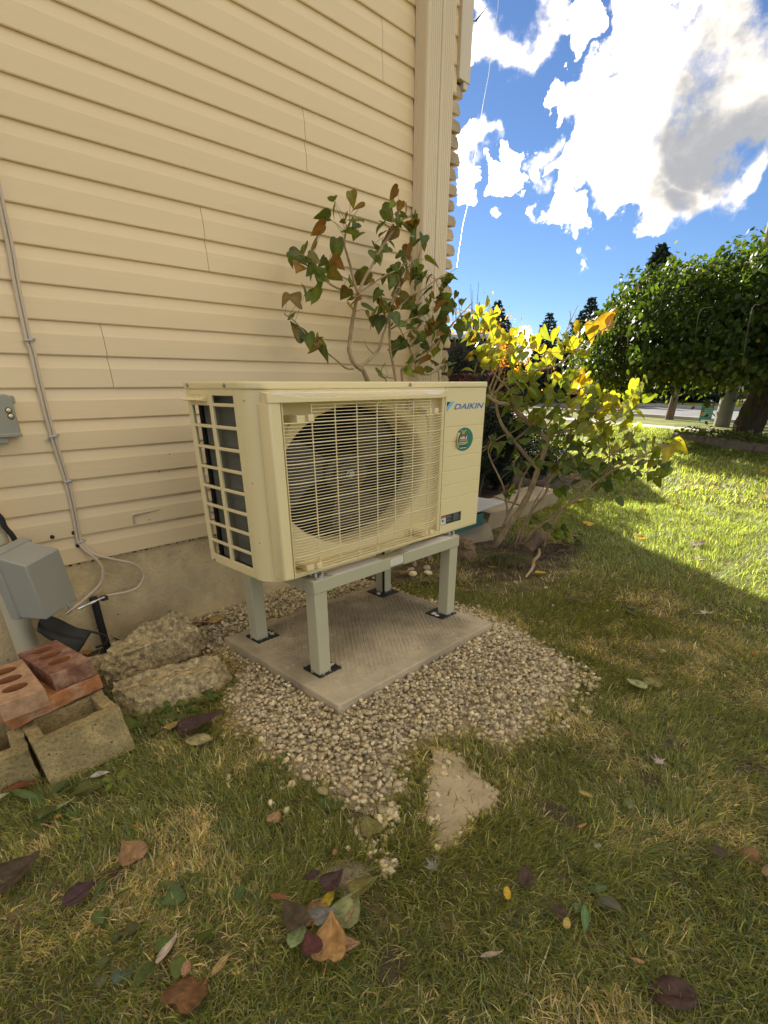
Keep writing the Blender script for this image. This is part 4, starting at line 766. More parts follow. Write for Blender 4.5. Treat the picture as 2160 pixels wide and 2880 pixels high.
# crumpled black downspout end / edging behind the bricks
q = thing('drain_scrap', 'crumpled black corrugated drain scrap lying behind the red brick', 'scrap', (-.52, .93, .16))
v = []; f = []; n_, m_ = 16, 9
a0, a1, b0, b1 = Vector((-.625, .93, .335)), Vector((-.455, .92, .178)), Vector((-.675, .85, .290)), Vector((-.545, .85, .13))
for i in range(n_):
    for j in range(m_):
        s_ = i/(n_-1); t = j/(m_-1); p = (a0*(1-s_)+a1*s_)*(1-t)+(b0*(1-s_)+b1*s_)*t
        p += Vector((.3, -.5, .6))*(.012*math.sin(t*9+s_*2.5)+.008*math.sin(s_*7+t*3)); v.append(p)
for i in range(n_-1):
    for j in range(m_-1): a = i*m_+j; f.append((a, a+1, a+m_+1, a+m_))
z_ = MB(); z_.add(v, f); o = z_.build('sheet', mat('scrap_plastic', (.045, .043, .034), .6, .2, 14.), q, smooth=True); sm = o.modifiers.new('t', 'SOLIDIFY'); sm.thickness = .006
z_ = MB(); z_.tube(smooth_path([(-.49, .96, .20), (-.43, .95, .165), (-.385, .94, .13), (-.40, .93, .10), (-.45, .92, .10)], 4), .006, 6); z_.build('cord', M_stk, q, smooth=True)
# ---- bricks and blocks
def roughen(o, amt, sc, cuts=6, seed=0, bev=.006):
    """subdivide and push the surface about with noise so edges chip"""
    me = o.data; bm = bmesh.new(); bm.from_mesh(me)
    bmesh.ops.subdivide_edges(bm, edges=bm.edges, cuts=cuts, use_grid_fill=True)
    from mathutils import noise as mn
    for v in bm.verts:
        p = v.co*sc+Vector((seed*3.1, seed*1.7, 0)); v.co += Vector((mn.noise(p), mn.noise(p+Vector((9, 0, 0))), mn.noise(p+Vector((0, 9, 0)))))*amt+v.normal*mn.noise(p*3.1)*amt*.5
    bm.to_mesh(me); bm.free(); me.polygons.foreach_set('use_smooth', [True]*len(me.polygons)); me.set_sharp_from_angle(angle=R(32))
M_rbrick = mat('red_brick', (.26, .115, .07), .9, .35, 30., .9, 90., col2=(.42, .25, .15), mixs=14., mixlo=.46, mixhi=.66)
M_tbrick = mat('tan_brick', (.46, .28, .15), .9, .28, 30., .5, 90., col2=(.36, .17, .09), mixs=6., mixlo=.5, mixhi=.7)
M_obrick = mat('orange_brick', (.42, .17, .06), .9, .32, 26., .6, 80., col2=(.50, .30, .16), mixs=9., mixlo=.5, mixhi=.65)
def holed(w, d, h, holes, nm, m, parent, T, seg=14):
    """slab with through holes: outer rectangle and ellipses, bridged by a grid of cells along y"""
    o_ = bpy.data.objects.new(nm, bpy.data.meshes.new(nm)); bm = bmesh.new()
    ys = [-d/2]+[y for c_ in zip(holes, holes[1:]) for y in ((c_[0][1]+c_[1][1])/2,)]+[d/2]
    for zz in (0, h):
        for hi, (hx_, hy_, ra, rb_) in enumerate(holes):
            y0, y1 = ys[hi], ys[hi+1]; ring = []; outer = []
            for k in range(seg):
                a = 2*math.pi*(k+.5)/seg; ring.append(bm.verts.new((hx_+ra*math.cos(a), hy_+rb_*math.sin(a), zz)))
                dx, dy = math.cos(a), math.sin(a); t = min(((w/2 if dx > 0 else -w/2)-hx_)/dx if abs(dx) > 1e-6 else 9, ((y1 if dy > 0 else y0)-hy_)/dy if abs(dy) > 1e-6 else 9)
                outer.append((hx_+dx*t, hy_+dy*t))
            ov = [bm.verts.new((*p, zz)) for p in outer]; cor = [bm.verts.new((x, y, zz)) for x, y in ((w/2, y1), (-w/2, y1), (-w/2, y0), (w/2, y0))]
            for k in range(seg):
                a, b_ = outer[k], outer[(k+1) % seg]; e = None
                for cv in cor:
                    c_ = cv.co
                    if (abs(a[0]-c_.x) < 1e-5 and abs(b_[1]-c_.y) < 1e-5) or (abs(a[1]-c_.y) < 1e-5 and abs(b_[0]-c_.x) < 1e-5):
                        if (Vector(a)-Vector(b_)).length > 1e-5 and not (abs(a[0]-b_[0]) < 1e-5 or abs(a[1]-b_[1]) < 1e-5): e = cv
                fs = [ring[k], ov[k]]+([e] if e else [])+[ov[(k+1) % seg], ring[(k+1) % seg]]
                bm.faces.new(fs)
            if zz == h:
                for k in range(seg):
                    a = 2*math.pi*(k+.5)/seg; b2 = 2*math.pi*(k+1.5)/seg
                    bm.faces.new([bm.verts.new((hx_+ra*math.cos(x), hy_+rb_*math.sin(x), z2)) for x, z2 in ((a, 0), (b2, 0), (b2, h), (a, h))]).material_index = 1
    for xa, ya, xb, yb in ((-w/2, -d/2, w/2, -d/2), (w/2, -d/2, w/2, d/2), (w/2, d/2, -w/2, d/2), (-w/2, d/2, -w/2, -d/2)):
        bm.faces.new([bm.verts.new(p) for p in ((xa, ya, 0), (xb, yb, 0), (xb, yb, h), (xa, ya, h))])
    bmesh.ops.remove_doubles(bm, verts=bm.verts, dist=.0004); bmesh.ops.recalc_face_normals(bm, faces=bm.faces)
    bm.to_mesh(o_.data); bm.free(); o_.data.materials.append(m); o_.data.materials.append(mat('hole_brick', (.30, .12, .04), .95, .2, 20.)); C.objects.link(o_)  # hole walls: cleaner orange brick, darkened too to stand in for shade inside
    o_.location, o_.rotation_euler = T
    bv = o_.modifiers.new('bevel', 'BEVEL'); bv.width = .003; bv.segments = 2; bv.limit_method = 'ANGLE'
    return o_
HB = [(0, -.075, .040, .026), (0, 0, .040, .026), (0, .075, .040, .026)]
def brickrot(rx_, ry_, rz_): return (Matrix.Rotation(rx_, 4, 'X') @ Matrix.Rotation(ry_, 4, 'Y') @ Matrix.Rotation(rz_, 4, 'Z')).to_euler()
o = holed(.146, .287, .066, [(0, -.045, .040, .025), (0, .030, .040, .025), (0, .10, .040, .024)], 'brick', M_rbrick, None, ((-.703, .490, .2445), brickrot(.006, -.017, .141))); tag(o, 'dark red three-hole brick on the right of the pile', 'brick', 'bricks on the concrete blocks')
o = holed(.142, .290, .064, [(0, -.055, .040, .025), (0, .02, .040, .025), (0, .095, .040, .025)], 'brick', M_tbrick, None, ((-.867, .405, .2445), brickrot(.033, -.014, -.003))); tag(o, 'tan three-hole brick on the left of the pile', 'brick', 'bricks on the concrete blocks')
q = MB(); q.box((-.166, -.15, 0), (.166, .15, .0625)); q.v = [tuple((Matrix.Rotation(.20, 3, 'Z') @ Vector(p))+Vector((-.788, .474, .178))) for p in q.v]; o = q.build('brick', M_obrick, None, bevel=.004, origin=(-.788, .474, .178)); roughen(o, .004, 30, 8, 2); tag(o, 'long orange brick lying under the two holed bricks', 'brick', 'bricks on the concrete blocks')
M_block = mat('weathered_block', (.36, .28, .12), .95, .4, 70., 1., 130., col2=(.56, .42, .18), mixs=8., mixlo=.42, mixhi=.62, speck=((.10, .085, .05), 70., .62))
def cinder(t, rot, w, d, h, lab, holes_x):
    b = MB(); wt = .05
    # outer walls and webs, each meeting end to end
    b.box((-w/2, -d/2, 0), (w/2, -d/2+wt, h)); b.box((-w/2, d/2-wt, 0), (w/2, d/2, h))
    b.box((-w/2, -d/2+wt, 0), (-w/2+.045, d/2-wt, h)); b.box((w/2-.045, -d/2+wt, 0), (w/2, d/2-wt, h))
    b.box((-w/2+.045, -d/2+wt, 0), (w/2-.045, d/2-wt, .012))
    M3 = brickrot(*rot).to_matrix(); b.v = [tuple(M3 @ Vector(p)+Vector(t)) for p in b.v]
    o = b.build('concrete_block', M_block, None, origin=t); roughen(o, .006, 22, 7, t[0]); tag(o, lab, 'concrete block', 'hollow concrete blocks'); return o
cinder((-.743, .247, -.007), (-.115, -.055, -.021), .285, .262, .181, 'weathered hollow concrete block under the orange brick', 0)
cinder((-.990, .352, -.007), (.053, -.042, -.133), .212, .281, .152, 'weathered hollow concrete block cut by the left frame edge', 0)
# ---- broken concrete chunks
M_rock = mat('broken_concrete', (.50, .39, .19), .95, .45, 45., 1., 130., col2=(.24, .195, .11), mixs=40., mixlo=.48, mixhi=.66, speck=((.68, .55, .31), 55., .58))
def chunk(name, lab, base, top, amt, seed):
    """irregular lump from a ground outline and a top outline"""
    n_ = len(base); b = MB(); v = [Vector(p) for p in base]+[Vector(p) for p in top]
    cb = sum((Vector(p) for p in base), Vector())/n_; ct = sum((Vector(p) for p in top), Vector())/n_
    v += [cb, ct]; f = []
    for i in range(n_): j = (i+1) % n_; f += [(i, j, n_+j, n_+i), (i, 2*n_, j), (n_+i, n_+j, 2*n_+1)]
    b.add(v, f); org = (cb.x, cb.y, 0); o = b.build(name, M_rock, None, origin=org)
    me = o.data; bm = bmesh.new(); bm.from_mesh(me); bmesh.ops.subdivide_edges(bm, edges=bm.edges, cuts=8, use_grid_fill=True); bmesh.ops.triangulate(bm, faces=bm.faces); bmesh.ops.subdivide_edges(bm, edges=bm.edges, cuts=1); bm.normal_update()
    from mathutils import noise as mn
    for q_ in bm.verts:
        p = q_.co*1.0+Vector((seed, 0, 0)); k = mn.fractal(p*11, .75, 2.1, 6)*amt+mn.cell(p*24)*.35*amt; k2 = abs(mn.noise(p*38))*.9*amt
        q_.co += q_.normal*(k-k2)
    bm.to_mesh(me); bm.free(); me.polygons.foreach_set('use_smooth', [True]*len(me.polygons)); me.set_sharp_from_angle(angle=R(28))
    return tag(o, lab, 'rock', 'broken concrete chunks')
chunk('concrete_chunk', 'long broken concrete chunk beside the gravel', [(-.555, .42, -.02), (-.50, .335, -.02), (-.40, .275, -.02), (-.27, .262, -.02), (-.14, .275, -.02), (-.045, .335, -.02), (-.05, .42, -.02), (-.20, .48, -.02), (-.42, .52, -.02), (-.54, .51, -.02)],
      [(-.550, .43, .105), (-.49, .375, .115), (-.40, .345, .115), (-.27, .325, .105), (-.15, .325, .09), (-.075, .36, .08), (-.085, .40, .110), (-.20, .43, .130), (-.40, .46, .135), (-.525, .48, .12)], .010, 1.)
chunk('concrete_chunk', 'tall broken concrete chunk nearer the foundation', [(-.50, .74, -.02), (-.44, .67, -.02), (-.25, .655, -.02), (-.06, .65, -.02), (.02, .71, -.02), (.03, .82, -.02), (-.08, .93, -.02), (-.25, .91, -.02), (-.42, .84, -.02)],
      [(-.49, .74, .12), (-.42, .69, .13), (-.25, .685, .135), (-.09, .675, .12), (-.02, .71, .13), (-.03, .77, .185), (-.10, .82, .225), (-.25, .80, .19), (-.41, .78, .155)], .013, 4.)
q = MB(); q.add([(p[0], p[1], p[2]) for p in ((-.56, .78, -.02), (-.42, .80, -.02), (-.40, .90, -.02), (-.56, .92, -.02), (-.54, .79, .07), (-.43, .81, .06), (-.42, .88, .08), (-.55, .9, .08))], [(0, 3, 2, 1), (4, 5, 6, 7), (0, 1, 5, 4), (1, 2, 6, 5), (2, 3, 7, 6), (3, 0, 4, 7)]); o = q.build('field_stone', M_rock, None, origin=(-.48, .85, 0)); roughen(o, .014, 14, 5, 3); tag(o, 'mossy field stone under the black drain scrap', 'rock')
# ---- slabs, bin and board to the right of the heat pump
M_slab = mat('tan_slab', (.44, .35, .21), .95, .16, 4., .5, 90., col2=(.34, .29, .19), mixs=2.5)
def slab(nm, lab, base, h, top=None):
    b = MB(); n_ = len(base); t_ = top or [(x, y) for x, y in base]; b.add([(x, y, -.03) for x, y in base]+[(x, y, h) for x, y in t_], [tuple(range(n_))[::-1], tuple(range(n_, 2*n_))]+[(i, (i+1) % n_, n_+(i+1) % n_, n_+i) for i in range(n_)])
    cx_ = sum(p[0] for p in base)/n_; cy_ = sum(p[1] for p in base)/n_
    o = b.build(nm, M_slab, None, origin=(cx_, cy_, 0)); roughen(o, .006, 7, 7, cx_); return tag(o, lab, 'slab', 'concrete edging slabs')
slab('edging_slab', 'tan slab tipped towards the stand under the bin', [(2.40, .90), (2.82, .735), (3.05, 1.02), (2.50, 1.15)], .13, [(2.48, .955), (2.90, .86), (3.05, 1.06), (2.55, 1.18)])
slab('edging_slab', 'tan slab in the middle of the edging row', [(3.05, 1.00), (3.55, .99), (3.72, 1.38), (3.12, 1.44)], .175, [(3.05, .96), (3.53, .935), (3.72, 1.36), (3.12, 1.43)])
slab('edging_slab', 'long tan slab at the far end of the edging row', [(3.585, 1.03), (4.62, 1.10), (4.60, 1.42), (3.77, 1.42)], .175, [(3.575, .965), (4.60, 1.03), (4.60, 1.42), (3.77, 1.40)])
M_bin = mat('teal_plastic', (.05, .16, .14), .4, .08, 3.); M_board = mat('white_board', (.66, .62, .54), .35, .05, 6.)
q = MB(); q.prism([(.0, 0), (.0, .17), (.02, .19), (.02, .02), (.62, .02), (.62, .19), (.64, .17), (.64, 0)], 1, .0, .02)
bn = MB(); bn.box((2.10, .83, .145), (2.745, .845, .255)); bn.box((2.725, .8455, .145), (2.745, 1.12, .255)); bn.box((2.10, .8455, .145), (2.7245, 1.12, .155)); o = bn.build('plastic_bin', M_bin, None, bevel=.006, origin=(2.4, .95, .145)); tag(o, 'teal plastic bin behind the right end of the heat pump', 'bin')
o.data.transform(Matrix.Identity(4))
bd_ = MB(); pts = rrect(2.02, 3.085, .80, 1.32, .05); bd_.prism([(x, y) for x, y in pts], 2, .278, .300); o = bd_.build('white_lid', M_board, None, bevel=.006, origin=(2.5, 1.0, .278), segs=3); o.rotation_euler = (0, 0, .06); tag(o, 'white round-cornered lid resting on the teal bin', 'lid')
# stump and dead wood at the lilac's foot
M_wood = mat('old_wood', (.24, .155, .075), .9, .25, 10., .7, 60., col2=(.13, .09, .055), mixs=5., stretch=(1, 1, .3))
def logp(nm, lab, cat_, pts, r_, m_, sides=12, grp=None):
    b = MB(); b.tube(smooth_path(pts, 3), r_ if not isinstance(r_, (list, tuple)) else list(np.interp(np.linspace(0, 1, (len(pts)-1)*3+1), np.linspace(0, 1, len(r_)), r_)), sides); o = b.build(nm, m_, None, smooth=True, origin=pts[0]); return tag(o, lab, cat_, grp)
o = logp('rotten_log', 'weathered split log lying across the lilac stems', 'log', [(2.60, .30, .035), (2.78, .36, .05), (2.98, .42, .055), (3.15, .45, .045)], [.045, .06, .058, .04], M_wood); roughen(o, .012, 30, 2, 1)
o = logp('stump', 'split rotten stump beside the right stand leg', 'stump', [(2.20, .62, -.02), (2.21, .63, .10), (2.23, .64, .15)], [.10, .075, .05], M_wood); roughen(o, .02, 22, 2, 5)
M_twig = mat('cut_branch', (.42, .31, .17), .8, .2, 30., .3, 80.)
logp('cut_branch', 'pale cut branch on the grass before the lilac', 'branch', [(2.10, .02, .03), (2.26, .06, .05), (2.38, .12, .062), (2.55, .17, .055), (2.72, .26, .05)], [.007, .012, .013, .011, .010], M_twig, 8)
tw = MB()
for k in range(150):
    x, y = random.gauss(2.92, .13), random.gauss(.17, .07); a = random.uniform(0, 6.3); l = random.uniform(.04, .13); z = random.uniform(.01, .075)*max(0, 1-((x-2.92)/.3)**2)
    tw.tube([(x, y, z), (x+l*.5*math.cos(a), y+l*.5*math.sin(a), z+random.uniform(0, .02)), (x+l*math.cos(a), y+l*math.sin(a), max(.004, z-random.uniform(0, .03)))], [.003, .0025, .0015], 4, cap=False)
for k in range(170):
    x, y = random.uniform(1.95, 2.75), random.uniform(.1, .75); a = random.uniform(0, 6.3); l = random.uniform(.05, .16); z = random.uniform(.004, .03)
    tw.tube([(x, y, z), (x+l*math.cos(a), y+l*math.sin(a), z+random.uniform(-.003, .02))], [.0028, .0015], 4, cap=False)
o = tw.build('dead_twigs', mat('dead_twig', (.17, .12, .075), .9, .3, 20.), None); tag(o, 'heap of broken dead twigs at the foot of the lilac', 'twigs', kind='stuff')
# ------------------------------------------------------------------ leaves
def leaf_mesh(name, kind, fold, droop, seed, m, fine=False):
    """one leaf, length 1 along +Y from its stalk, midrib folded, tip drooping, edges waved; 'Vein' lightens midrib and side veins, darkens blotches"""
    rs = random.Random(seed)
    outl = {'heart': [(0, .0), (.17, -.10), (.36, -.06), (.46, .10), (.455, .28), (.38, .50), (.24, .72), (.10, .90), (.0, 1.02)],
            'oval': [(0, 0), (.13, .05), (.26, .2), (.33, .4), (.31, .6), (.22, .8), (.1, .93), (.05, .97), (0, 1.0)],
            'narrow': [(0, 0), (.06, .08), (.13, .24), (.16, .44), (.15, .62), (.11, .8), (.05, .93), (.03, .97), (0, 1.0)]}[kind]
    if fine:
        q = []
        for i in range(len(outl)-1):
            a, b = outl[i], outl[i+1]; q += [a, ((a[0]+b[0])/2, (a[1]+b[1])/2)]
        outl = q+[outl[-1]]
    cols = (-1, -.75, -.5, -.25, 0, .25, .5, .75, 1) if fine else (-1, -.5, 0, .5, 1)
    v = []; f = []; vc = []; ny = len(outl); nc = len(cols); w0 = rs.uniform(0, 6); w1 = rs.uniform(5, 9); tw = rs.uniform(-.35, .35)
    for i, (w, y) in enumerate(outl):
        ym = i/(ny-1); w = w*rs.uniform(.93, 1.05)
        for sx in cols:
            x = w*sx; yy = (ym if kind == 'heart' else y)+(y-(ym if kind == 'heart' else y))*abs(sx)
            z = -droop*ym*ym+abs(x)*fold*(1.0 if sx > 0 else .8)-(abs(sx)**3)*w*fold*.55+tw*x*ym+.035*math.sin(w1*ym+w0+2*sx)*abs(sx)+(rs.uniform(-.012, .012) if fine else 0)
            v.append((x, yy, z)); b = 1.0
            if sx == 0: b = 1.28
            elif i % 2 == (0 if abs(sx) in (.25, .75) else 1): b = 1.08
            else: b = .92
            if fine: b *= rs.choice((1, 1, 1, .72, 1.1))*(.82 if abs(sx) == 1 else 1)
            vc.append((b, b, b, 1))
    for i in range(ny-1):
        for j in range(nc-1): a = i*nc+j; f.append((a, a+1, a+nc+1, a+nc))
    if fine:      # stalk
        o = len(v); L = .35+.3*rs.random(); cx_ = rs.uniform(-.1, .1)
        for k in range(4): t = k/3; v += [(cx_*t-.008, -L*t, .01+.05*math.sin(t*3)), (cx_*t+.008, -L*t, .01+.05*math.sin(t*3))]; vc += [(1.2, 1.1, 1, 1)]*2
        for k in range(3): a = o+2*k; f.append((a, a+1, a+3, a+2))
    me = bpy.data.meshes.new(name); me.from_pydata(v, [], f); me.polygons.foreach_set('use_smooth', [True]*len(f)); me.materials.append(m)
    at = me.color_attributes.new('Vein', 'FLOAT_COLOR', 'POINT'); at.data.foreach_set('color', [q for c_ in vc for q in c_]); return me
def maple_mesh(name, fold, seed, m):
    rs = random.Random(seed); tips = []
    for a, r_ in ((-118, .55), (-95, .30), (-62, .62), (-45, .34), (-24, .50), (0, 1.0), (24, .50), (45, .34), (62, .62), (95, .30), (118, .55), (150, .22), (-150, .22)):
        tips.append((a, r_*rs.uniform(.9, 1.1)))
    for a in (-78, -33, -12, 12, 33, 78, 107, -107, 180): tips.append((a, .26 if abs(a) < 150 else .10))
    tips.sort(); c = (0, .32); v = [(0, .32, 0)]
    for a, r_ in tips:
        x = r_*.66*math.sin(R(a)); y = .32+r_*.68*math.cos(R(a)); v.append((x, y, fold*(r_**2)*.35*rs.uniform(.2, 1.3)+abs(x)*fold*.5))
    n_ = len(tips); f = [(0, 1+i, 1+(i+1) % n_) for i in range(n_)]
    b = MB(); b.add(v, f); b.tube([(0, .3, .0), (.01, 0, .01), (.03, -.35, .03)], .012, 4)
    me = bpy.data.meshes.new(name); me.from_pydata([tuple(p) for p in b.v], [], b.f); me.materials.append(m); at = me.color_attributes.new('Vein', 'FLOAT_COLOR', 'POINT'); at.data.foreach_set('color', [q for k in range(len(b.v)) for q in ((1.15, 1.12, 1.05, 1) if k == 0 or k > n_ else ((.95,)*3+(1,)))]); return me
M_leafA = mat('lilac_leaf', (.1, .1, .02), .42, .22, 18., .2, 60., objcol=True, vein='Vein', transl=.38, tcol=(1.8, 1.7, .7), spec=.45)
M_leafD = mat('dry_leaf', (.2, .1, .04), .6, .3, 26., .5, 70., objcol=True, vein='Vein', transl=.15, tcol=(1.5, 1.2, .8), spec=.3)
M_barkL = mat('lilac_bark', (.42, .30, .16), .85, .2, 20., .5, 70., col2=(.30, .21, .115), mixs=9.)
LM = [leaf_mesh('lilac_leaf_%s' % 'abcdef'[i], 'heart', fo, dr, i, M_leafA) for i, (fo, dr) in enumerate(((.55, .25), (1.1, .45), (.3, .6), (1.7, .15), (.8, .9), (.15, .3)))]
def veil(c, k): return tuple(x*k for x in c)
GREEN, DKGREEN, BRONZE, YELL, ORNG, LIME = (.115, .15, .025), (.065, .105, .03), (.26, .13, .035), (.44, .35, .03), (.48, .23, .02), (.25, .31, .03)
def mixc_(a, b, t): return tuple(x*(1-t)+y*t for x, y in zip(a, b))
def lilac(name, lab, base, stems, clusters, colfun, sz, limit=300, joins=True):
    t = thing(name, lab, 'shrub', base, 'lilac shrubs by the house corner')
    b = Vector(base)
    for i, (r0, r1, pts) in enumerate(stems):
        p = smooth_path(pts, 4); m = MB(); rr = list(np.linspace(r0, r1, len(p))); rr = [q*(1+.12*math.sin(j*1.9+i)) for j, q in enumerate(rr)]
        m.tube(p, rr, 7); m.build('stem' if r0 > .008 else 'twig', M_barkL, t, smooth=True)
    allp = [Vector(q) for s_ in stems for q in smooth_path(s_[2], 3)]
    spots = []
    for cl in clusters:
        x, y, z, r_, n_ = cl[:5]; w = cl[5] if len(cl) > 5 else 0
        for k in range(2 if w > 1.15 else int(n_*(1.3 if cl[5:] else .9)+.5)):
            d = Vector((random.gauss(0, 1), random.gauss(0, 1), random.gauss(0, .8))); d = d/max(d.length, 1e-3)*r_*random.uniform(.35, 1.4)
            spots.append((Vector((x, y, z))+d, d, w, k))
    spots.sort(key=lambda s_: -random.random())
    rest = []
    tw_ = MB()
    for i, (p, d, w, k) in enumerate(spots):
        near = min(allp, key=lambda q: (q-p).length)
        hang = Vector((d.x, d.y, -abs(d.z)*.4-.35*d.length)).normalized() if d.length > 1e-4 else Vector((1, 0, -.3))
        hang = (hang+Vector((random.gauss(0, .6), random.gauss(0, .6), random.gauss(0, .5)))).normalized()
        s_ = sz*random.choice((.55, .75, .9, 1, 1.1, 1.25)); s_ = sz*random.uniform(1.7, 2.3) if w > 1.4 else sz*1.4 if w > 1.15 else s_
        base_p = p-hang*s_*.5
        up = Vector((random.gauss(0, .9), random.gauss(0, .9), 1)).normalized(); xx = hang.cross(up).normalized(); zz = xx.cross(hang)
        M3 = Matrix((xx, hang, zz)).transposed()
        me = LM[random.randrange(6)]; col = colfun(p, w)
        l = base_p-near
        if .012 < l.length < .22: tw_.tube([near, near+l*.55+Vector((0, 0, .008)), base_p], [.0018, .0013, .0010], 4, cap=False)
        if i < limit: link('leaf', me, base_p-b, M3.to_euler(), s_, t, col)
        else: rest.append((me, M3, base_p-b, s_, col))
    if tw_.v: tw_.build('leaf_stalks', M_barkL, t)['kind'] = 'stuff'
    if rest:
        v = []; f = []; cc = []; o = 0
        for me, M3, p, s_, col in rest:
            for q in me.vertices: v.append(M3 @ q.co*s_+p); cc.append(col)
            for q in me.polygons: f.append([i+o for i in q.vertices])
            o += len(me.vertices)
        ob = np_mesh('leaf_mass', np.array([tuple(q) for q in v]), np.array(f), mat('lilac_leaf_mass', (.1, .1, .02), .42, .22, 18., .2, 60., attr='Col', transl=.38, tcol=(1.8, 1.7, .7), spec=.45), np.array(cc), True); ob.parent = t; ob['kind'] = 'stuff'
    return t
def colA(p, w):
    t = random.random()
    c = mixc_(DKGREEN, GREEN, random.random()); c = mixc_(c, LIME, max(0, random.gauss(.1, .2)))
    if t < .30: c = mixc_(c, BRONZE, random.uniform(.3, .95))
    return veil(c, random.uniform(.8, 1.2))
def colB(p, w):
    c = mixc_(DKGREEN, GREEN, random.random()); c = mixc_(c, LIME, min(1, max(0, w*1.1+random.gauss(0, .25))))
    t = w*.78-.32+random.gauss(0, .32); c = mixc_(c, YELL, min(1, max(0, t*.85))); c = mixc_(c, ORNG, min(1, max(0, (w-1.05)*1.4+random.gauss(0, .2)*(w > .5))))
    return veil(c, random.uniform(.8, 1.15))
baseA = (1.86, .80, 0)
stA = [[r0, r1, ([[1.80+.02*i, .80, 0], [1.80+.3*(p[0][0]-1.8), .81, .7]] if p[0][2] < 1.33 and i in (0, 9, 10, 14) else [])+p] for i, (r0, r1, p) in enumerate(D_stemsA)]
lilac('lilac_shrub', 'spindly lilac with bronze-green leaves rising against the siding behind the heat pump', baseA, stA, D_clA, colA, .076)
lilac('lilac_shrub', 'many-stemmed lilac with yellow-green leaves leaning over the lawn', (2.72, .52, 0), D_stemsB, D_clB, colB, .074)

# ------------------------------------------------------------------ grass, gravel, pebbles
CXY = np.array([-1.0673, -1.658])
polys = [D_gravel]
solid = [[(PX0-.01, PY0-.01), (PX1+.01, PY0-.01), (PX1+.01, PY1+.01), (PX0-.01, PY1+.01)], [(-.90, .105), (-.60, .105), (-.60, .6), (-1.12, .6), (-1.12, .2), (-.9, .2)], [(-.555, .40), (-.40, .275), (-.14, .275), (-.045, .335), (-.05, .44), (-.42, .56)],
         [(-.50, .70), (-.25, .60), (-.06, .60), (.02, .68), (.03, .80), (-.08, .92), (-.25, .90)], [(2.45, .90), (2.82, .735), (3.55, .99), (4.62, 1.10), (4.6, 1.42), (2.5, 1.45)]]
def ring(n_, d0, d1, a0=-40, a1=150):
    a = np.radians(rng.uniform(a0, a1, n_)); d = np.sqrt(rng.uniform(d0*d0, d1*d1, n_))
    return CXY[0]+d*np.cos(a), CXY[1]+d*np.sin(a)
def street_off(x, y): return x*SN.x+y*SN.y
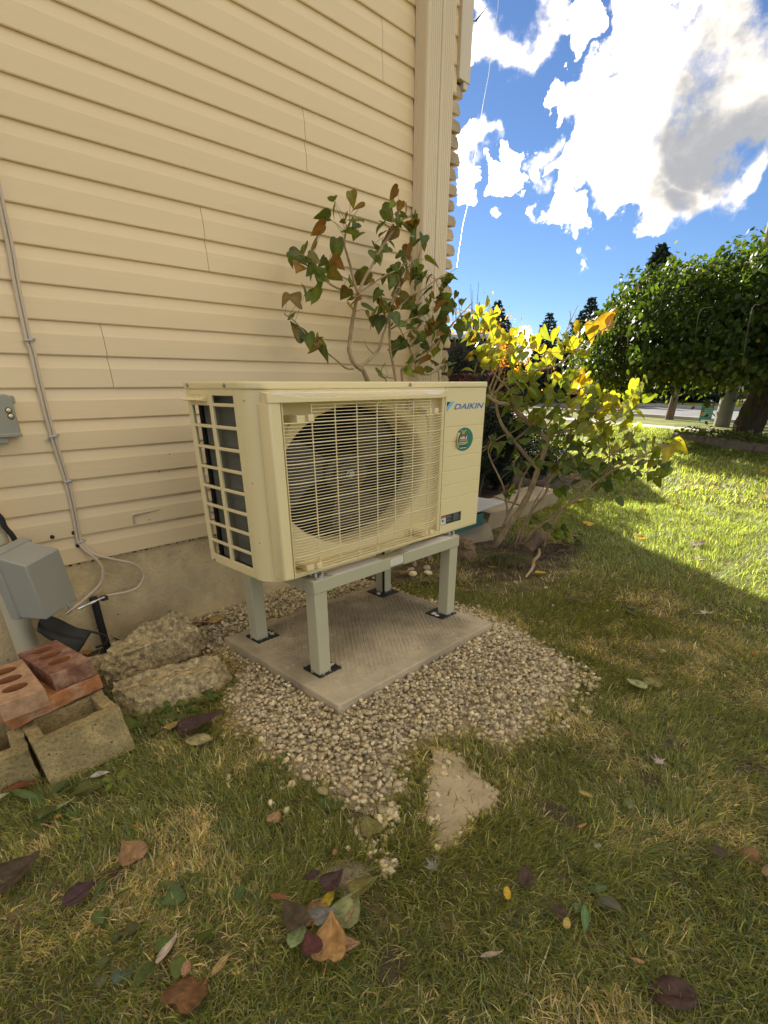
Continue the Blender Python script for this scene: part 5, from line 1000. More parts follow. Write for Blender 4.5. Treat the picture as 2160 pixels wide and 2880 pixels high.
def grass(name, lab, n_, d0, d1, L0, L1, wid, segs, a0=-45, a1=150, flat=1.0):
    x, y = ring(n_, d0, d1, a0, a1)
    keep = (y < 1.06) | (x > 2.6); keep &= ~((y > 5.3) & (x < 7.9)) & ~((x < 2.6) & (y > 1.06)); keep &= street_off(x, y) < 13.6
    for p in solid: keep &= ~inside(p, x, y)
    din = np.where(inside(D_gravel, x, y), edge_dist(D_gravel, x, y), 0.)
    keep &= rng.random(len(x)) > np.clip(din/.06, 0, .995)
    ing = inside(D_gravel2, x, y); keep &= ~(ing & (rng.random(len(x)) < .45))
    for p, k in ((D_patch, .96), (D_patch2, .85), (D_gravel3, .7)): keep &= ~(inside(p, x, y) & (rng.random(len(x)) < k*np.clip(edge_dist(p, x, y)/.04+.25, 0, 1)))
    for p in D_soil: keep &= ~(inside(p, x, y) & (rng.random(len(x)) < .78))
    keep &= ~((np.hypot(x-2.75, y-.45) < .42) & (rng.random(len(x)) < .72))
    # the strip along the foundation is bare
    keep &= ~((y > .62) & (x < 1.9) & (rng.random(len(x)) < .97)); keep &= ~((x > 3.6) & (x < 7) & (y > 1.35) & (y < 3.6))
    cl = vnoise(x, y, 9, 1)*.6+vnoise(x, y, 23, 2)*.4
    keep &= rng.random(len(x)) < np.clip(.25+cl*1.5, 0, 1)
    x, y, cl = x[keep], y[keep], cl[keep]; n_ = len(x)
    dry = vnoise(x, y, 2.6, 3)*.55+vnoise(x, y, 8, 4)*.45+np.exp(-edge_dist(D_gravel, x, y)/.12)*.10+np.exp(-edge_dist(D_patch, x, y)/.1)*.12
    lit = np.clip(((x-y*.72)-2.9)/1.0, 0, 1)      # past the shadow edge: sunlight put into greener blade colour, less straw
    pd = np.clip((dry-.44)*2.2, 0.10, .72)*(1-.9*lit)
    isdry = rng.random(n_) < pd
    h = rng.uniform(L0, L1, n_)*(.6+.8*cl); flow = vnoise(x, y, 1.7, 5)*9; az = np.where(rng.random(n_) < .55, flow+rng.normal(0, .6, n_), rng.uniform(0, 6.28, n_))
    lean = np.clip(rng.normal(.95, .35, n_)*flat, .1, 1.48); lean = np.where(isdry, np.clip(lean+.25, 0, 1.5), lean)
    ux, uy = np.cos(az), np.sin(az); px, py = -uy, ux; w = wid*rng.uniform(.6, 1.3, n_)
    z0 = -.004
    lev = []
    S_ = segs
    for i in range(S_+1):
        t = i/S_; ang = lean*(.45+.85*t); hor = h*t*np.sin(ang); ver = h*t*np.cos(np.clip(ang, 0, 1.52)); ww = w*(1-t)**.7 if i < S_ else None
        cxx, cyy, czz = x+ux*hor, y+uy*hor, z0+ver+.003
        if ww is not None: lev += [np.c_[cxx-px*ww/2, cyy-py*ww/2, czz], np.c_[cxx+px*ww/2, cyy+py*ww/2, czz]]
        else: lev += [np.c_[cxx, cyy, czz]]
    K = len(lev); v = np.stack(lev, 1).reshape(-1, 3); base = np.arange(n_)*K; tri = []
    for i in range(S_-1): a = 2*i; tri += [(a, a+1, a+2), (a+1, a+3, a+2)]
    tri.append((2*S_-2, 2*S_-1, 2*S_)); f = (base[:, None, None]+np.array(tri)[None]).reshape(-1, 3)
    g0 = np.array([.205, .235, .055]); g1 = np.array([.31, .31, .10]); g2 = np.array([.165, .215, .10]); s0 = np.array([.62, .545, .32]); s1 = np.array([.45, .385, .21])
    r1 = rng.random((n_, 1)); r2 = rng.random((n_, 1)); mossy = np.clip((vnoise(x, y, 1.1, 8)-.5)*3, 0, 1)[:, None]*.6
    col = g0*(1-r1)+g1*r1; col = np.where(r2 < .25, g2, col); col = col*(1-mossy)+np.array([.19, .18, .022])*mossy
    col = col*(1-.3*lit[:, None])+np.array([.20, .33, .06])*.3*lit[:, None]
    cs = s0*(1-r1)+s1*r1; col = np.where(isdry[:, None], cs, col)*rng.lognormal(0, .30, (n_, 1))
    cv = np.repeat(col[:, None, :], K, 1).reshape(-1, 3)
    o = np_mesh(name, v, f, M_grassb, cv); tag(o, lab, 'grass', kind='stuff'); return o
M_grassb = mat('grass_blade', (.1, .1, .02), .5, .0, attr='Col', transl=.5, tcol=(2.1, 2.0, .9), spec=.3)
grass('grass', 'short patchy green and straw grass of the near lawn', 480000, .25, 3.3, .026, .062, .0040, 3)
grass('grass', 'lawn grass running out into the sunlight', 190000, 3.3, 7.0, .04, .075, .0055, 2, -32, 62, .85)
grass('grass', 'far sunlit lawn grass before the pavement', 150000, 7.0, 20, .05, .10, .015, 2, -8, 50, .7)
# gravel
def ico():
    bm = bmesh.new(); bmesh.ops.create_icosphere(bm, subdivisions=1, radius=1); v = np.array([q.co[:] for q in bm.verts]); f = np.array([[q.index for q in p.verts] for p in bm.faces]); bm.free(); return v, f
bm = bmesh.new(); bmesh.ops.create_icosphere(bm, subdivisions=2, radius=1); IV = np.array([q.co[:] for q in bm.verts]); IF = np.array([[q.index for q in p.verts] for p in bm.faces]); bm.free()
I1V, I1F = ico()
def stone_variants(n_, V):
    out = []
    for k in range(n_):
        v = V.copy(); sc = np.array([1.0, rng.uniform(.62, .95), rng.uniform(.5, .8)])
        for _ in range(9):      # flatten facets
            nv = rng.normal(size=3); nv /= np.linalg.norm(nv); d = v@nv; c_ = rng.uniform(.62, .88); ex = np.maximum(d-c_, 0); v = v-ex[:, None]*nv*.9
        out.append(v*sc)
    return out
SV = stone_variants(14, I1V)
PCOL = np.array([[.66, .54, .30], [.58, .48, .26], [.72, .62, .38], [.50, .41, .23], [.43, .36, .21], [.66, .52, .28], [.54, .46, .29], [.37, .30, .18]])
def rot_rand(n_):
    q = rng.normal(size=(n_, 4)); q /= np.linalg.norm(q, axis=1)[:, None]; w, x, y, z = q.T
    return np.stack([np.stack([1-2*(y*y+z*z), 2*(x*y-z*w), 2*(x*z+y*w)], -1), np.stack([2*(x*y+z*w), 1-2*(x*x+z*z), 2*(y*z-x*w)], -1), np.stack([2*(x*z-y*w), 2*(y*z+x*w), 1-2*(x*x+y*y)], -1)], 1)
def fill(poly, n_):
    p = np.array(poly); lo, hi = p.min(0), p.max(0); x = rng.uniform(lo[0], hi[0], n_); y = rng.uniform(lo[1], hi[1], n_); k = inside(poly, x, y); return x[k], y[k]
gx, gy, gz, gr = [], [], [], []
padp = [(PX0-.006, PY0-.006), (PX1+.006, PY0-.006), (PX1+.006, PY1+.006), (PX0-.006, PY1+.006)]
for layer, n_ in ((0, 18500), (1, 9000)):
    x, y = fill(D_gravel, n_); k = ~inside(padp, x, y) & (y < 1.095)
    for p in solid[1:4]: k &= ~inside(p, x, y)
    x, y = x[k], y[k]; d = edge_dist(D_gravel, x, y); k = rng.random(len(x)) < np.clip(d/.10+.22, 0, 1)**1.2; k &= rng.random(len(x)) < (1 if layer == 0 else np.clip(d/.16, 0, 1))
    x, y, d = x[k], y[k], d[k]; r_ = np.clip(rng.lognormal(math.log(.0112), .27, len(x)), .006, .022)
    gx.append(x); gy.append(y); gr.append(r_); gz.append(r_*.35+.016*layer*np.clip(d/.1, 0, 1)+rng.uniform(0, .008, len(x)))
GX = [(a+(a-1.0)*.10, b+(b-.1)*.10) for a, b in D_gravel]
for poly, n_, dens in ((GX, 5200, .22), (D_gravel2, 2300, .34), (D_gravel3, 420, .6), (D_patch, 500, .06)):
    x, y = fill(poly, n_); k = rng.random(len(x)) < dens*(.3+1.4*vnoise(x, y, 12, 11)); k &= ~inside(D_gravel, x, y); x, y = x[k], y[k]; r_ = np.clip(rng.lognormal(math.log(.0125), .25, len(x)), .007, .021); gx.append(x); gy.append(y); gr.append(r_); gz.append(r_*.5)
gx, gy, gz, gr = (np.concatenate(a) for a in (gx, gy, gz, gr)); n_ = len(gx)
vi = rng.integers(0, 14, n_); Rm = rot_rand(n_); VV = np.stack(SV)[vi]
# lie mostly flat
VV = np.einsum('nij,nkj->nki', Rm, VV); VV *= np.array([1, 1, .82]); VV = VV*gr[:, None, None]; VV[:, :, 0] += gx[:, None]; VV[:, :, 1] += gy[:, None]; VV[:, :, 2] += gz[:, None]
K = I1V.shape[0]; F = (np.arange(n_)*K)[:, None, None]+I1F[None]
gc = PCOL[rng.integers(0, 8, n_)]*rng.uniform(.8, 1.2, (n_, 1))
M_peb = mat('pebble', (.4, .3, .2), .8, .14, 60., .2, 150., attr='Col', spec=.35)
o = np_mesh('gravel', VV.reshape(-1, 3), F.reshape(-1, 3), M_peb, np.repeat(gc[:, None, :], K, 1).reshape(-1, 3), False); tag(o, 'tan pea gravel bed round the concrete pad', 'gravel', kind='stuff')
def wavy(poly, amp=.012, n_=6):
    out = []
    for i in range(len(poly)):
        a = poly[i]; b_ = poly[(i+1) % len(poly)]
        for k in range(n_): t = k/n_; out.append((a[0]+(b_[0]-a[0])*t+random.uniform(-amp, amp), a[1]+(b_[1]-a[1])*t+random.uniform(-amp, amp)))
    return out
M_gbed = mat('gravel_bed', (.40, .31, .19), .95, .3, 30., .8, 60.)
sheet('gravel_bed', wavy(D_gravel, .02), .004, M_gbed)
M_sand = mat('sandy_patch', (.60, .47, .27), .95, .14, 14., .8, 120., col2=(.46, .36, .21), mixs=6., mixlo=.5, mixhi=.7, speck=((.56, .48, .33), 70., .60))
sheet('bare_sandy_patch', wavy(D_patch), .005, M_sand); sheet('stony_patch', wavy(D_patch2), .005, mat('stony_ground', (.27, .22, .14), .95, .25, 20., .7, 90.))
M_soil = mat('bare_soil', (.10, .068, .040), .97, .3, 20., .9, 70.)
for p in D_soil[:3]+D_soil[4:]: sheet('bare_soil', wavy(p, .005, 3), .0045, M_soil)
sheet('soil_strip', wavy([(-1.6, .60), (-.6, .56), (0, .62), (.05, 1.09), (-1.6, 1.09)], .01), .006, mat('dark_bed_soil', (.085, .06, .035), .97, .3, 20., .9, 70.))
sheet('shrub_bed', wavy([(1.35, .62), (2.1, .05), (2.7, -.02), (3.1, .1), (3.15, .5), (2.9, .85), (2.6, 1.1), (1.35, 1.09)], .02), .005, mat('shrub_bed_soil', (.085, .062, .035), .97, .35, 14., .9, 50., col2=(.15, .11, .055), mixs=8.))
sheet('hedge_bed', wavy([(2.6, 1.43), (4.7, 1.42), (6.4, 1.6), (6.6, 3.4), (2.6, 3.4)], .02), .0055, mat('dark_bed_soil', (.05, .036, .022)))
# stray pebbles: things of their own
SVM = []
for k in range(6):
    v = stone_variants(1, IV)[0]; me = bpy.data.meshes.new('pebble_%s' % 'abcdef'[k]); me.from_pydata(v.tolist(), [], IF.tolist()); me.polygons.foreach_set('use_smooth', [True]*len(IF)); me.set_sharp_from_angle(angle=R(30)); me.materials.append(mat('stray_pebble', (.4, .3, .2), .8, .14, 60., .2, 150., objcol=True, spec=.35)); SVM.append(me)
def pebble(x, y, r_, lab, grp, col=None):
    c = col or tuple(PCOL[random.randrange(8)]*random.uniform(.9, 1.25)); o = link('pebble', SVM[random.randrange(6)], (x, y, r_*.52), (random.uniform(-.3, .3), random.uniform(-.3, .3), random.uniform(0, 6.3)), r_, None, c); tag(o, lab, 'pebble', grp)
for poly, n_, lab, grp in ((D_gravel3, 22, 'tan pebble strayed into the grass at the tip of the gravel', 'pebbles at the gravel tip'), (D_gravel2, 42, 'tan pebble scattered in the grass right of the gravel', 'pebbles right of the gravel'), (D_patch, 13, 'pebble lying on the bare sandy patch', 'pebbles on the sandy patch')):
    x, y = fill(poly, 900); m_ = ~inside(D_gravel, x, y); x, y = x[m_][:n_], y[m_][:n_]
    for a, b_ in zip(x, y): pebble(float(a), float(b_), random.uniform(.009, .017), lab, grp)
LP = [(1.35, -.95), (1.7, -.75), (1.95, -.62), (1.2, -.62), (1.05, -.78), (.75, -.9), (1.5, -.45), (1.85, -.35), (2.1, -.2), (2.25, -.45), (.05, -.62), (-.15, -.55), (-.3, -.42), (-.42, -.3), (.2, -.8), (-.25, -.72), (1.6, -1.1), (1.0, -1.05), (2.4, -.1), (2.0, .0)]
for a, b_ in LP: pebble(a+random.uniform(-.05, .05), b_+random.uniform(-.05, .05), random.uniform(.009, .018), 'lone pale pebble lying in the open lawn', 'pebbles in the open lawn', tuple(x*1.25 for x in (.45, .38, .27)))
for a, b_ in ((1.62, .66), (1.72, .60), (1.68, .74), (1.80, .68)): pebble(a, b_, random.uniform(.026, .036), 'round tan cobble behind the rear stand leg', 'cobbles behind the stand')
# fallen leaves: each a thing
LC = dict(umber=(.10, .060, .035), tan=(.36, .22, .10), plum=(.085, .045, .040), tawny=(.25, .125, .045), ochre=(.46, .34, .10), green=(.10, .14, .035), bone=(.52, .44, .32), orange=(.52, .21, .03), rust=(.24, .085, .03), palegreen=(.32, .34, .15), yellow=(.58, .38, .03), olive=(.23, .20, .06), peach=(.50, .26, .09), grey=(.25, .22, .18), russet=(.27, .14, .055), maroon=(.13, .045, .035), sage=(.25, .27, .17), straw=(.45, .37, .17))
FLM = {}
def fallen(x, y, L, colk, shp, ang, curl, lab, grp=None, z=None):
    key = (shp, round(curl*3))
    if key not in FLM:
        FLM[key] = [maple_mesh('fallen_maple', curl, i+3, M_leafD) if shp == 'maple' else leaf_mesh('fallen_'+shp, shp, curl*.75, curl*.4*(1 if i else -1), 40+i+int(curl*10), M_leafD, True) for i in range(2)]
    me = random.choice(FLM[key]); az = ang-math.pi/2+(.7715-math.pi/2)
    # drawn angle is measured in the photo, counter-clockwise from right; turn it into the ground plane
    sc = L*1.05; k = vnoise(np.array([x]), np.array([y]), 40, 1)[0]
    zz = (.026+.014*k if z is None else z)
    o = link('fallen_leaf', me, (x-.5*sc*math.cos(az+math.pi/2), y-.5*sc*math.sin(az+math.pi/2), zz), (random.uniform(-.16, .16), random.uniform(-.2, .2), az), sc, None, tuple(q*random.uniform(.9, 1.1) for q in LC[colk]))
    return tag(o, lab, 'leaf', grp)
for i, (x, y, L, ck, shp, ang, curl, lab) in enumerate(D_leaves):
    fallen(x, y, L, ck, shp, ang, curl, lab, None, (.034+.004*(i-16)) if 16 <= i <= 29 else (.036 if 'gravel' in lab and 'beside' not in lab else None))
for k in range(46):
    a = R(random.uniform(-6, 30)); d = random.uniform(5.2, 12.5); x, y = -1.0673+d*math.cos(a), -1.658+d*math.sin(a)
    if y > x*.9-2.2 and x < 7: continue
    ck = random.choice(('yellow', 'ochre', 'orange', 'yellow', 'peach', 'tan')); sh_ = random.choice(('oval', 'heart')); zone = 'near the stone tree bed' if d > 10.3 else 'half way to the weeping tree' if d > 7.6 else 'just past the edge of the shade'
    fallen(x, y, random.uniform(.05, .11)*(1+.04*d), ck, sh_, random.uniform(0, 6), random.uniform(.2, .6), 'small %s %s leaf on the sunlit lawn %s' % (ck, {'oval': 'oval', 'heart': 'heart-shaped'}[sh_], zone), 'leaves on the sunlit lawn', .04)
# broadleaf weeds
M_weed = mat('weed_leaf', (.05, .09, .025), .45, .2, 20., .3, 60., objcol=True, vein='Vein', transl=.25, tcol=(1.3, 1.4, .7), spec=.45)
WL = [leaf_mesh('weed_leaf_a', 'oval', .35, .2, 60, M_weed), leaf_mesh('weed_leaf_b', 'heart', .3, .1, 61, M_weed), leaf_mesh('weed_leaf_c', 'narrow', .4, .35, 62, M_weed)]
def weed(x, y, n_, spread, L, kinds, lab, col=(.085, .14, .035), up=.35):
    t = thing('weed', lab, 'weed', (x, y, 0))
    for k in range(n_):
        a = random.uniform(0, 6.3); d = spread*math.sqrt(random.random()); me = WL[random.choice(kinds)]
        link('leaf', me, (d*math.cos(a), d*math.sin(a), random.uniform(.006, .030)), (random.uniform(.0, up*1.3), random.uniform(-.3, .3), a-math.pi/2+random.uniform(-.9, .9)), L*random.uniform(.6, 1.25), t, tuple(q*e for q, e in zip(col, (random.uniform(.95, 1.5), random.uniform(.8, 1.15), random.uniform(.6, 1.0)))))
weed(-.49, .245, 30, .075, .045, (0, 1), 'clump of broad green weeds at the foot of the long concrete chunk'); weed(-.385, .215, 26, .07, .042, (0, 1), 'low green weeds between the concrete chunk and the purple leaf'); weed(-.26, .235, 16, .06, .036, (0, 1), 'small weeds where the concrete chunk meets the gravel')
weed(-.92, .03, 15, .075, .085, (0, 2), 'dock-like weed with strap leaves under the front concrete block', (.09, .15, .045), .5); weed(-.742, -.02, 4, .03, .05, (0,), 'pair of green weed leaves below the front concrete block', (.14, .22, .045))
weed(-.25, .985, 4, .05, .10, (1,), 'dark green leaves between the foundation and the concrete chunk', (.03, .05, .024), 1.2)
weed(-.957, -.65, 11, .055, .032, (1,), 'blue-green clover patch low on the left lawn', (.085, .13, .07), .1); weed(-.77, -.60, 6, .05, .045, (0, 1), 'green ground-ivy leaves above the clover', (.09, .15, .045), .2); weed(-.836, -.75, 5, .04, .045, (0, 1), 'three-leaved weed beside the twisted pale leaf', (.09, .16, .045), .2); weed(-.95, -.468, 5, .045, .05, (0, 2), 'narrow-leaved weed beside the rolled purple-brown leaf', (.085, .15, .045), .3)
weed(-.29, -.355, 8, .05, .036, (0, 1), 'weed tuft at the left rim of the gravel tip', (.09, .15, .045), .2); weed(-.31, -.66, 3, .03, .045, (1,), 'two-leaved weed at the foot of the gravel tip', (.09, .15, .045), .2)
weed(-.02, -1.394, 6, .035, .06, (2, 0), 'plantain rosette on the lower right lawn', (.13, .2, .09), .3); weed(.373, -1.345, 4, .03, .04, (0, 2), 'small pale weed left of the maple leaf', (.22, .28, .14), .4); weed(2.03, -.757, 5, .04, .05, (0, 1), 'grey-green weed at the edge of the shade', (.13, .19, .09), .3); weed(.75, -1.416, 6, .04, .022, (1,), 'tiny clover right of the maple leaf', (.1, .16, .06), .1)
# long grass tuft by the stump
v = []; f = []; cc = []
for k in range(260):
    x0, y0 = random.gauss(2.35, .06), random.gauss(.36, .05); a = random.gauss(3.9, .5); L = random.uniform(.15, .34); w = .0035; o_ = len(v); n_ = 6; c = random.choice(((.07, .11, .03), (.10, .13, .04), (.28, .22, .10), (.20, .17, .07)))
    for i in range(n_+1):
        t = i/n_; an = .5+1.25*t; hx_, hz_ = L*t*math.sin(an)*.9, max(.01, L*(t*math.cos(an*.8))*.8+.02); ww = w*(1-t)+.0004
        v += [(x0+hx_*math.cos(a)+ww*math.sin(a), y0+hx_*math.sin(a)-ww*math.cos(a), hz_), (x0+hx_*math.cos(a)-ww*math.sin(a), y0+hx_*math.sin(a)+ww*math.cos(a), hz_)]; cc += [c, c]
    for i in range(n_): b_ = o_+2*i; f.append((b_, b_+1, b_+3, b_+2))
o = np_mesh('long_grass', np.array(v), np.array(f), M_grassb, np.array(cc)); tag(o, 'tuft of long arching grass by the stump', 'grass', kind='stuff')
WIRE_PTS = [(6.283, 3.536, 5.592), (5.919, 3.279, 5.161), (5.535, 3.052, 4.676), (5.163, 2.807, 4.262), (4.779, 2.579, 3.867), (4.407, 2.334, 3.542), (4.028, 2.098, 3.135), (3.656, 1.853, 2.769), (3.275, 1.619, 2.482), (2.907, 1.368, 2.218), (2.547, 1.106, 2.025), (2.40, 1.2, 1.93)]
BIRD = (20.86, 14.77, 13.48)
# ------------------------------------------------------------------ background plants and street
def leaf_cloud(name, pts, size, m, cols, parent, nrm=None, aspect=.62, kind=None, org=(0, 0, 0)):
    """many small folded leaf faces"""
    n_ = len(pts); p = np.asarray(pts, float)-np.array(org); d = rng.normal(size=(n_, 3)) if nrm is None else nrm+rng.normal(size=(n_, 3))*.55; d /= np.linalg.norm(d, axis=1)[:, None]
    r_ = rng.normal(size=(n_, 3)); a = np.cross(d, r_); a /= np.linalg.norm(a, axis=1)[:, None]; b = np.cross(d, a); s_ = (size*rng.uniform(.6, 1.3, n_))[:, None]
    mid0, tip = p-a*s_*.5, p+a*s_*.5; l = p+b*s_*aspect*.5+d*s_*.12; r2 = p-b*s_*aspect*.5+d*s_*.12
    v = np.stack([mid0, l, tip, r2], 1).reshape(-1, 3); base = np.arange(n_)*4; f = (base[:, None, None]+np.array([[0, 1, 2], [0, 2, 3]])[None]).reshape(-1, 3)
    o = np_mesh(name, v, f, m, np.repeat(cols[:, None, :], 4, 1).reshape(-1, 3)); o.parent = parent
    if kind: o['kind'] = kind
    return o
M_fol = mat('foliage', (.05, .08, .02), .5, .0, attr='Col', transl=.45, tcol=(2.2, 2.0, .6), spec=.15)
M_ndl = mat('needles', (.03, .05, .03), .6, .0, attr='Col', transl=.08, tcol=(1.2, 1.2, .8), spec=.25)
M_bark = mat('tree_bark', (.14, .10, .07), .92, .3, 6., 1., 22., col2=(.085, .065, .05), mixs=5., stretch=(3, 3, .6))
def shrub(name, lab, c, rad, n_, size, c0, c1, m, grp=None, lumps_=14):
    t = thing(name, lab, 'shrub', (c[0], c[1], 0), grp)
    ls = [(np.array(c)+np.array(rad)*rng.normal(size=3)*.48, rng.uniform(.28, .5)) for _ in range(lumps_)]
    pts = []; nr = []
    for k in range(n_):
        ce, r_ = ls[rng.integers(lumps_)]; d = rng.normal(size=3); d /= np.linalg.norm(d); q = ce+d*np.array(rad)*r_*rng.uniform(.75, 1.02)
        if q[2] > .02: pts.append(q); nr.append(d)
    pts = np.array(pts); r1 = rng.random((len(pts), 1)); cols = (np.array(c0)*(1-r1)+np.array(c1)*r1)
    leaf_cloud('foliage', pts, size, m, cols, t, np.array(nr)*1.1, .4, org=(c[0], c[1], 0))
    for k in range(7):
        b = MB(); a = random.uniform(0, 6.3); b.tube([(c[0]+.1*math.cos(a), c[1]+.1*math.sin(a), -.02), (c[0]+rad[0]*.3*math.cos(a), c[1]+rad[1]*.3*math.sin(a), c[2]*.6), (c[0]+rad[0]*.6*math.cos(a), c[1]+rad[1]*.6*math.sin(a), c[2])], [.03, .02, .01], 6); b.build('stem', M_bark, t, smooth=True)
    return t
DK0, DK1 = (.012, .020, .010), (.030, .045, .016)
shrub('yew_shrub', 'dark evergreen shrub behind the concrete slabs', (4.15, 1.98, .55), (.62, .50, .55), 26000, .035, DK0, DK1, M_ndl, 'evergreen shrubs along the house')
shrub('yew_shrub', 'dark evergreen shrub at the lawn end of the row', (5.0, 2.05, .58), (.60, .50, .58), 26000, .035, DK0, DK1, M_ndl, 'evergreen shrubs along the house')
shrub('juniper_shrub', 'lighter green juniper tucked against the house front', (4.6, 3.0, .72), (.75, .65, .68), 22000, .04, (.03, .05, .018), (.07, .095, .03), M_ndl, 'evergreen shrubs along the house')
shrub('juniper_shrub', 'lighter green juniper farther along the house front', (6.6, 3.9, .62), (.8, .6, .62), 14000, .05, (.035, .055, .02), (.08, .10, .03), M_ndl, 'evergreen shrubs along the house')
# weeping mulberry
mb = thing('weeping_mulberry', 'broad weeping tree with a dark leaf curtain and leaning trunk in a stone bed', 'tree', (14.5, 1.3, 0))
t = MB(); t.tube(smooth_path([(14.5, 1.3, -.05), (14.48, 1.24, .5), (14.50, 1.05, 1.4), (14.58, .82, 2.3), (14.62, .70, 3.0)], 5), list(np.interp(np.linspace(0, 1, 21), [0, .12, .5, 1], [.43, .33, .29, .24])), 16); o = t.build('trunk', M_bark, mb, smooth=True); roughen(o, .03, 6, 1, 2)
MC = np.array([14.6, .72, 1.15]); MRX, MRZ = 4.75, 2.2
for k in range(13):
    a = 2*math.pi*k/13+.2; l = MB(); r_ = random.uniform(3.2, 4.2)
    l.tube(smooth_path([(14.62, .70, 2.7), (14.62+.35*r_*math.cos(a), .7+.35*r_*math.sin(a), 3.5), (14.62+.75*r_*math.cos(a), .7+.75*r_*math.sin(a), 3.2), (14.62+r_*math.cos(a), .7+r_*math.sin(a), 2.2)], 4), list(np.linspace(.10, .02, 13)), 6); l.build('limb', M_bark, mb, smooth=True)
n_ = 85000
th = rng.uniform(0, 2*np.pi, n_); u = rng.uniform(0, 1, n_); ph = np.arcsin(np.clip(u*1.0, 0, 1))
lob = 1+.07*np.sin(th*5+1.3)+.05*np.sin(th*11+ph*6)+.04*np.sin(th*23)
rr_ = lob*rng.uniform(.80, 1.02, n_)*np.where(rng.random(n_) < .12, rng.uniform(.55, .9, n_), 1)
drop = np.where(u < .25, -rng.exponential(.22, n_), 0)
pts = np.c_[MC[0]+MRX*np.cos(ph)**.5*np.cos(th)*rr_, MC[1]+MRX*np.cos(ph)**.5*np.sin(th)*rr_, MC[2]+.28+MRZ*np.sin(ph)*rr_*(.97+.05*np.sin(th*7))+drop*.6]
nr = np.c_[np.cos(ph)*np.cos(th), np.cos(ph)*np.sin(th), np.sin(ph)+.15]
r1 = rng.random((n_, 1)); cols = np.array([.022, .044, .010])*(1-r1)+np.array([.065, .105, .018])*r1; low = (u < .12)[:, None]*rng.random((n_, 1)); cols = cols*(1-low*.5)+np.array([.14, .16, .02])*low*.5
ymx = rng.random((n_, 1)) < .004; cols = np.where(ymx, np.array([.3, .22, .02]), cols)
# leaf curtain: hanging leaves, point down
def hanging(name, pts, nr, size, cols, parent, m, org, kind=None):
    n_ = len(pts); p = pts-np.array(org); d = nr+rng.normal(size=(n_, 3))*.75; d /= np.linalg.norm(d, axis=1)[:, None]
    a = np.tile(np.array([0, 0, -1.]), (n_, 1))+rng.normal(size=(n_, 3))*.45; a -= (a*d).sum(1)[:, None]*d; a /= np.linalg.norm(a, axis=1)[:, None]; b = np.cross(d, a); s_ = (size*rng.uniform(.6, 1.25, n_))[:, None]
    v = np.stack([p-a*s_*.5, p-a*s_*.25+b*s_*.30-d*s_*.08, p+a*s_*.1+b*s_*.24-d*s_*.10, p+a*s_*.55, p+a*s_*.1-b*s_*.30-d*s_*.08, p-a*s_*.25-b*s_*.30-d*s_*.08], 1).reshape(-1, 3)
    f = ((np.arange(n_)*6)[:, None, None]+np.array([[0, 1, 5], [1, 2, 5], [5, 2, 4], [2, 3, 4]])[None]).reshape(-1, 3)
    o = np_mesh(name, v, f, m, np.repeat(cols[:, None, :], 6, 1).reshape(-1, 3)); o.parent = parent
    if kind: o['kind'] = kind
    return o
cam_side = (nr[:, 0]*-.9+nr[:, 1]*-.2 > .05) & (rng.random(n_) < .04); idx = np.where(cam_side)[0][:290]; keepm = np.ones(n_, bool); keepm[idx] = False
hanging('crown', pts[keepm], nr[keepm], .118, cols[keepm], mb, M_fol, (14.5, 1.3, 0), 'stuff')
ML = [leaf_mesh('mulberry_leaf_%s' % 'ab'[i], 'heart', .3, .2, 80+i, mat('mulberry_leaf', (.05, .08, .02), .45, .2, 8., .2, 20., objcol=True, transl=.3, tcol=(1.6, 1.6, .6))) for i in range(2)]
for i in idx:
    d = Vector(nr[i]).normalized(); a = Vector((random.gauss(0, .3), random.gauss(0, .3), -1)); a = (a-d*a.dot(d)).normalized(); xx = a.cross(d); M3 = Matrix((xx, a, d)).transposed()
    link('leaf', ML[i % 2], Vector(pts[i])-Vector((14.5, 1.3, 0)), M3.to_euler(), random.uniform(.09, .13), mb, tuple(cols[i]*1.15))
# arching whips over the top
for k in range(26):
    a = R(random.uniform(100, 290)); r_ = random.uniform(.4, .95); p0 = Vector((MC[0]+MRX*r_*.6*math.cos(a), MC[1]+MRX*r_*.6*math.sin(a), MC[2]+MRZ*(1.06-.2*r_))); w = MB(); d = Vector((math.cos(a), math.sin(a), 0))
    w.tube(smooth_path([p0, p0+d*.5+Vector((0, 0, .22)), p0+d*1.0+Vector((0, 0, .1)), p0+d*1.4-Vector((0, 0, .5))], 4), list(np.linspace(.016, .006, 13)), 4); w.build('whip', M_bark, mb)
for k in range(60):
    a = R(random.uniform(140, 275)); el = random.uniform(.25, .95); d = Vector((math.cos(a), math.sin(a), 0)); r_ = MRX*math.cos(el)**.5*1.05
    p0 = Vector((MC[0], MC[1], MC[2]+.28))+d*r_+Vector((0, 0, MRZ*math.sin(el)*1.02)); L = random.uniform(.3, .9); sd_ = Vector((-d.y, d.x, 0))*random.uniform(-.3, .3); w = MB()
    w.tube(smooth_path([p0-d*.3+Vector((0, 0, .12)), p0+d*.08+Vector((0, 0, .05)), p0+d*.12+sd_*.5-Vector((0, 0, L*.5)), p0+d*.06+sd_-Vector((0, 0, L))], 3), list(np.linspace(.008, .003, 10)), 4); w.build('whip', mat('whip_bark', (.13, .11, .055), .9, .2, 5.), mb)
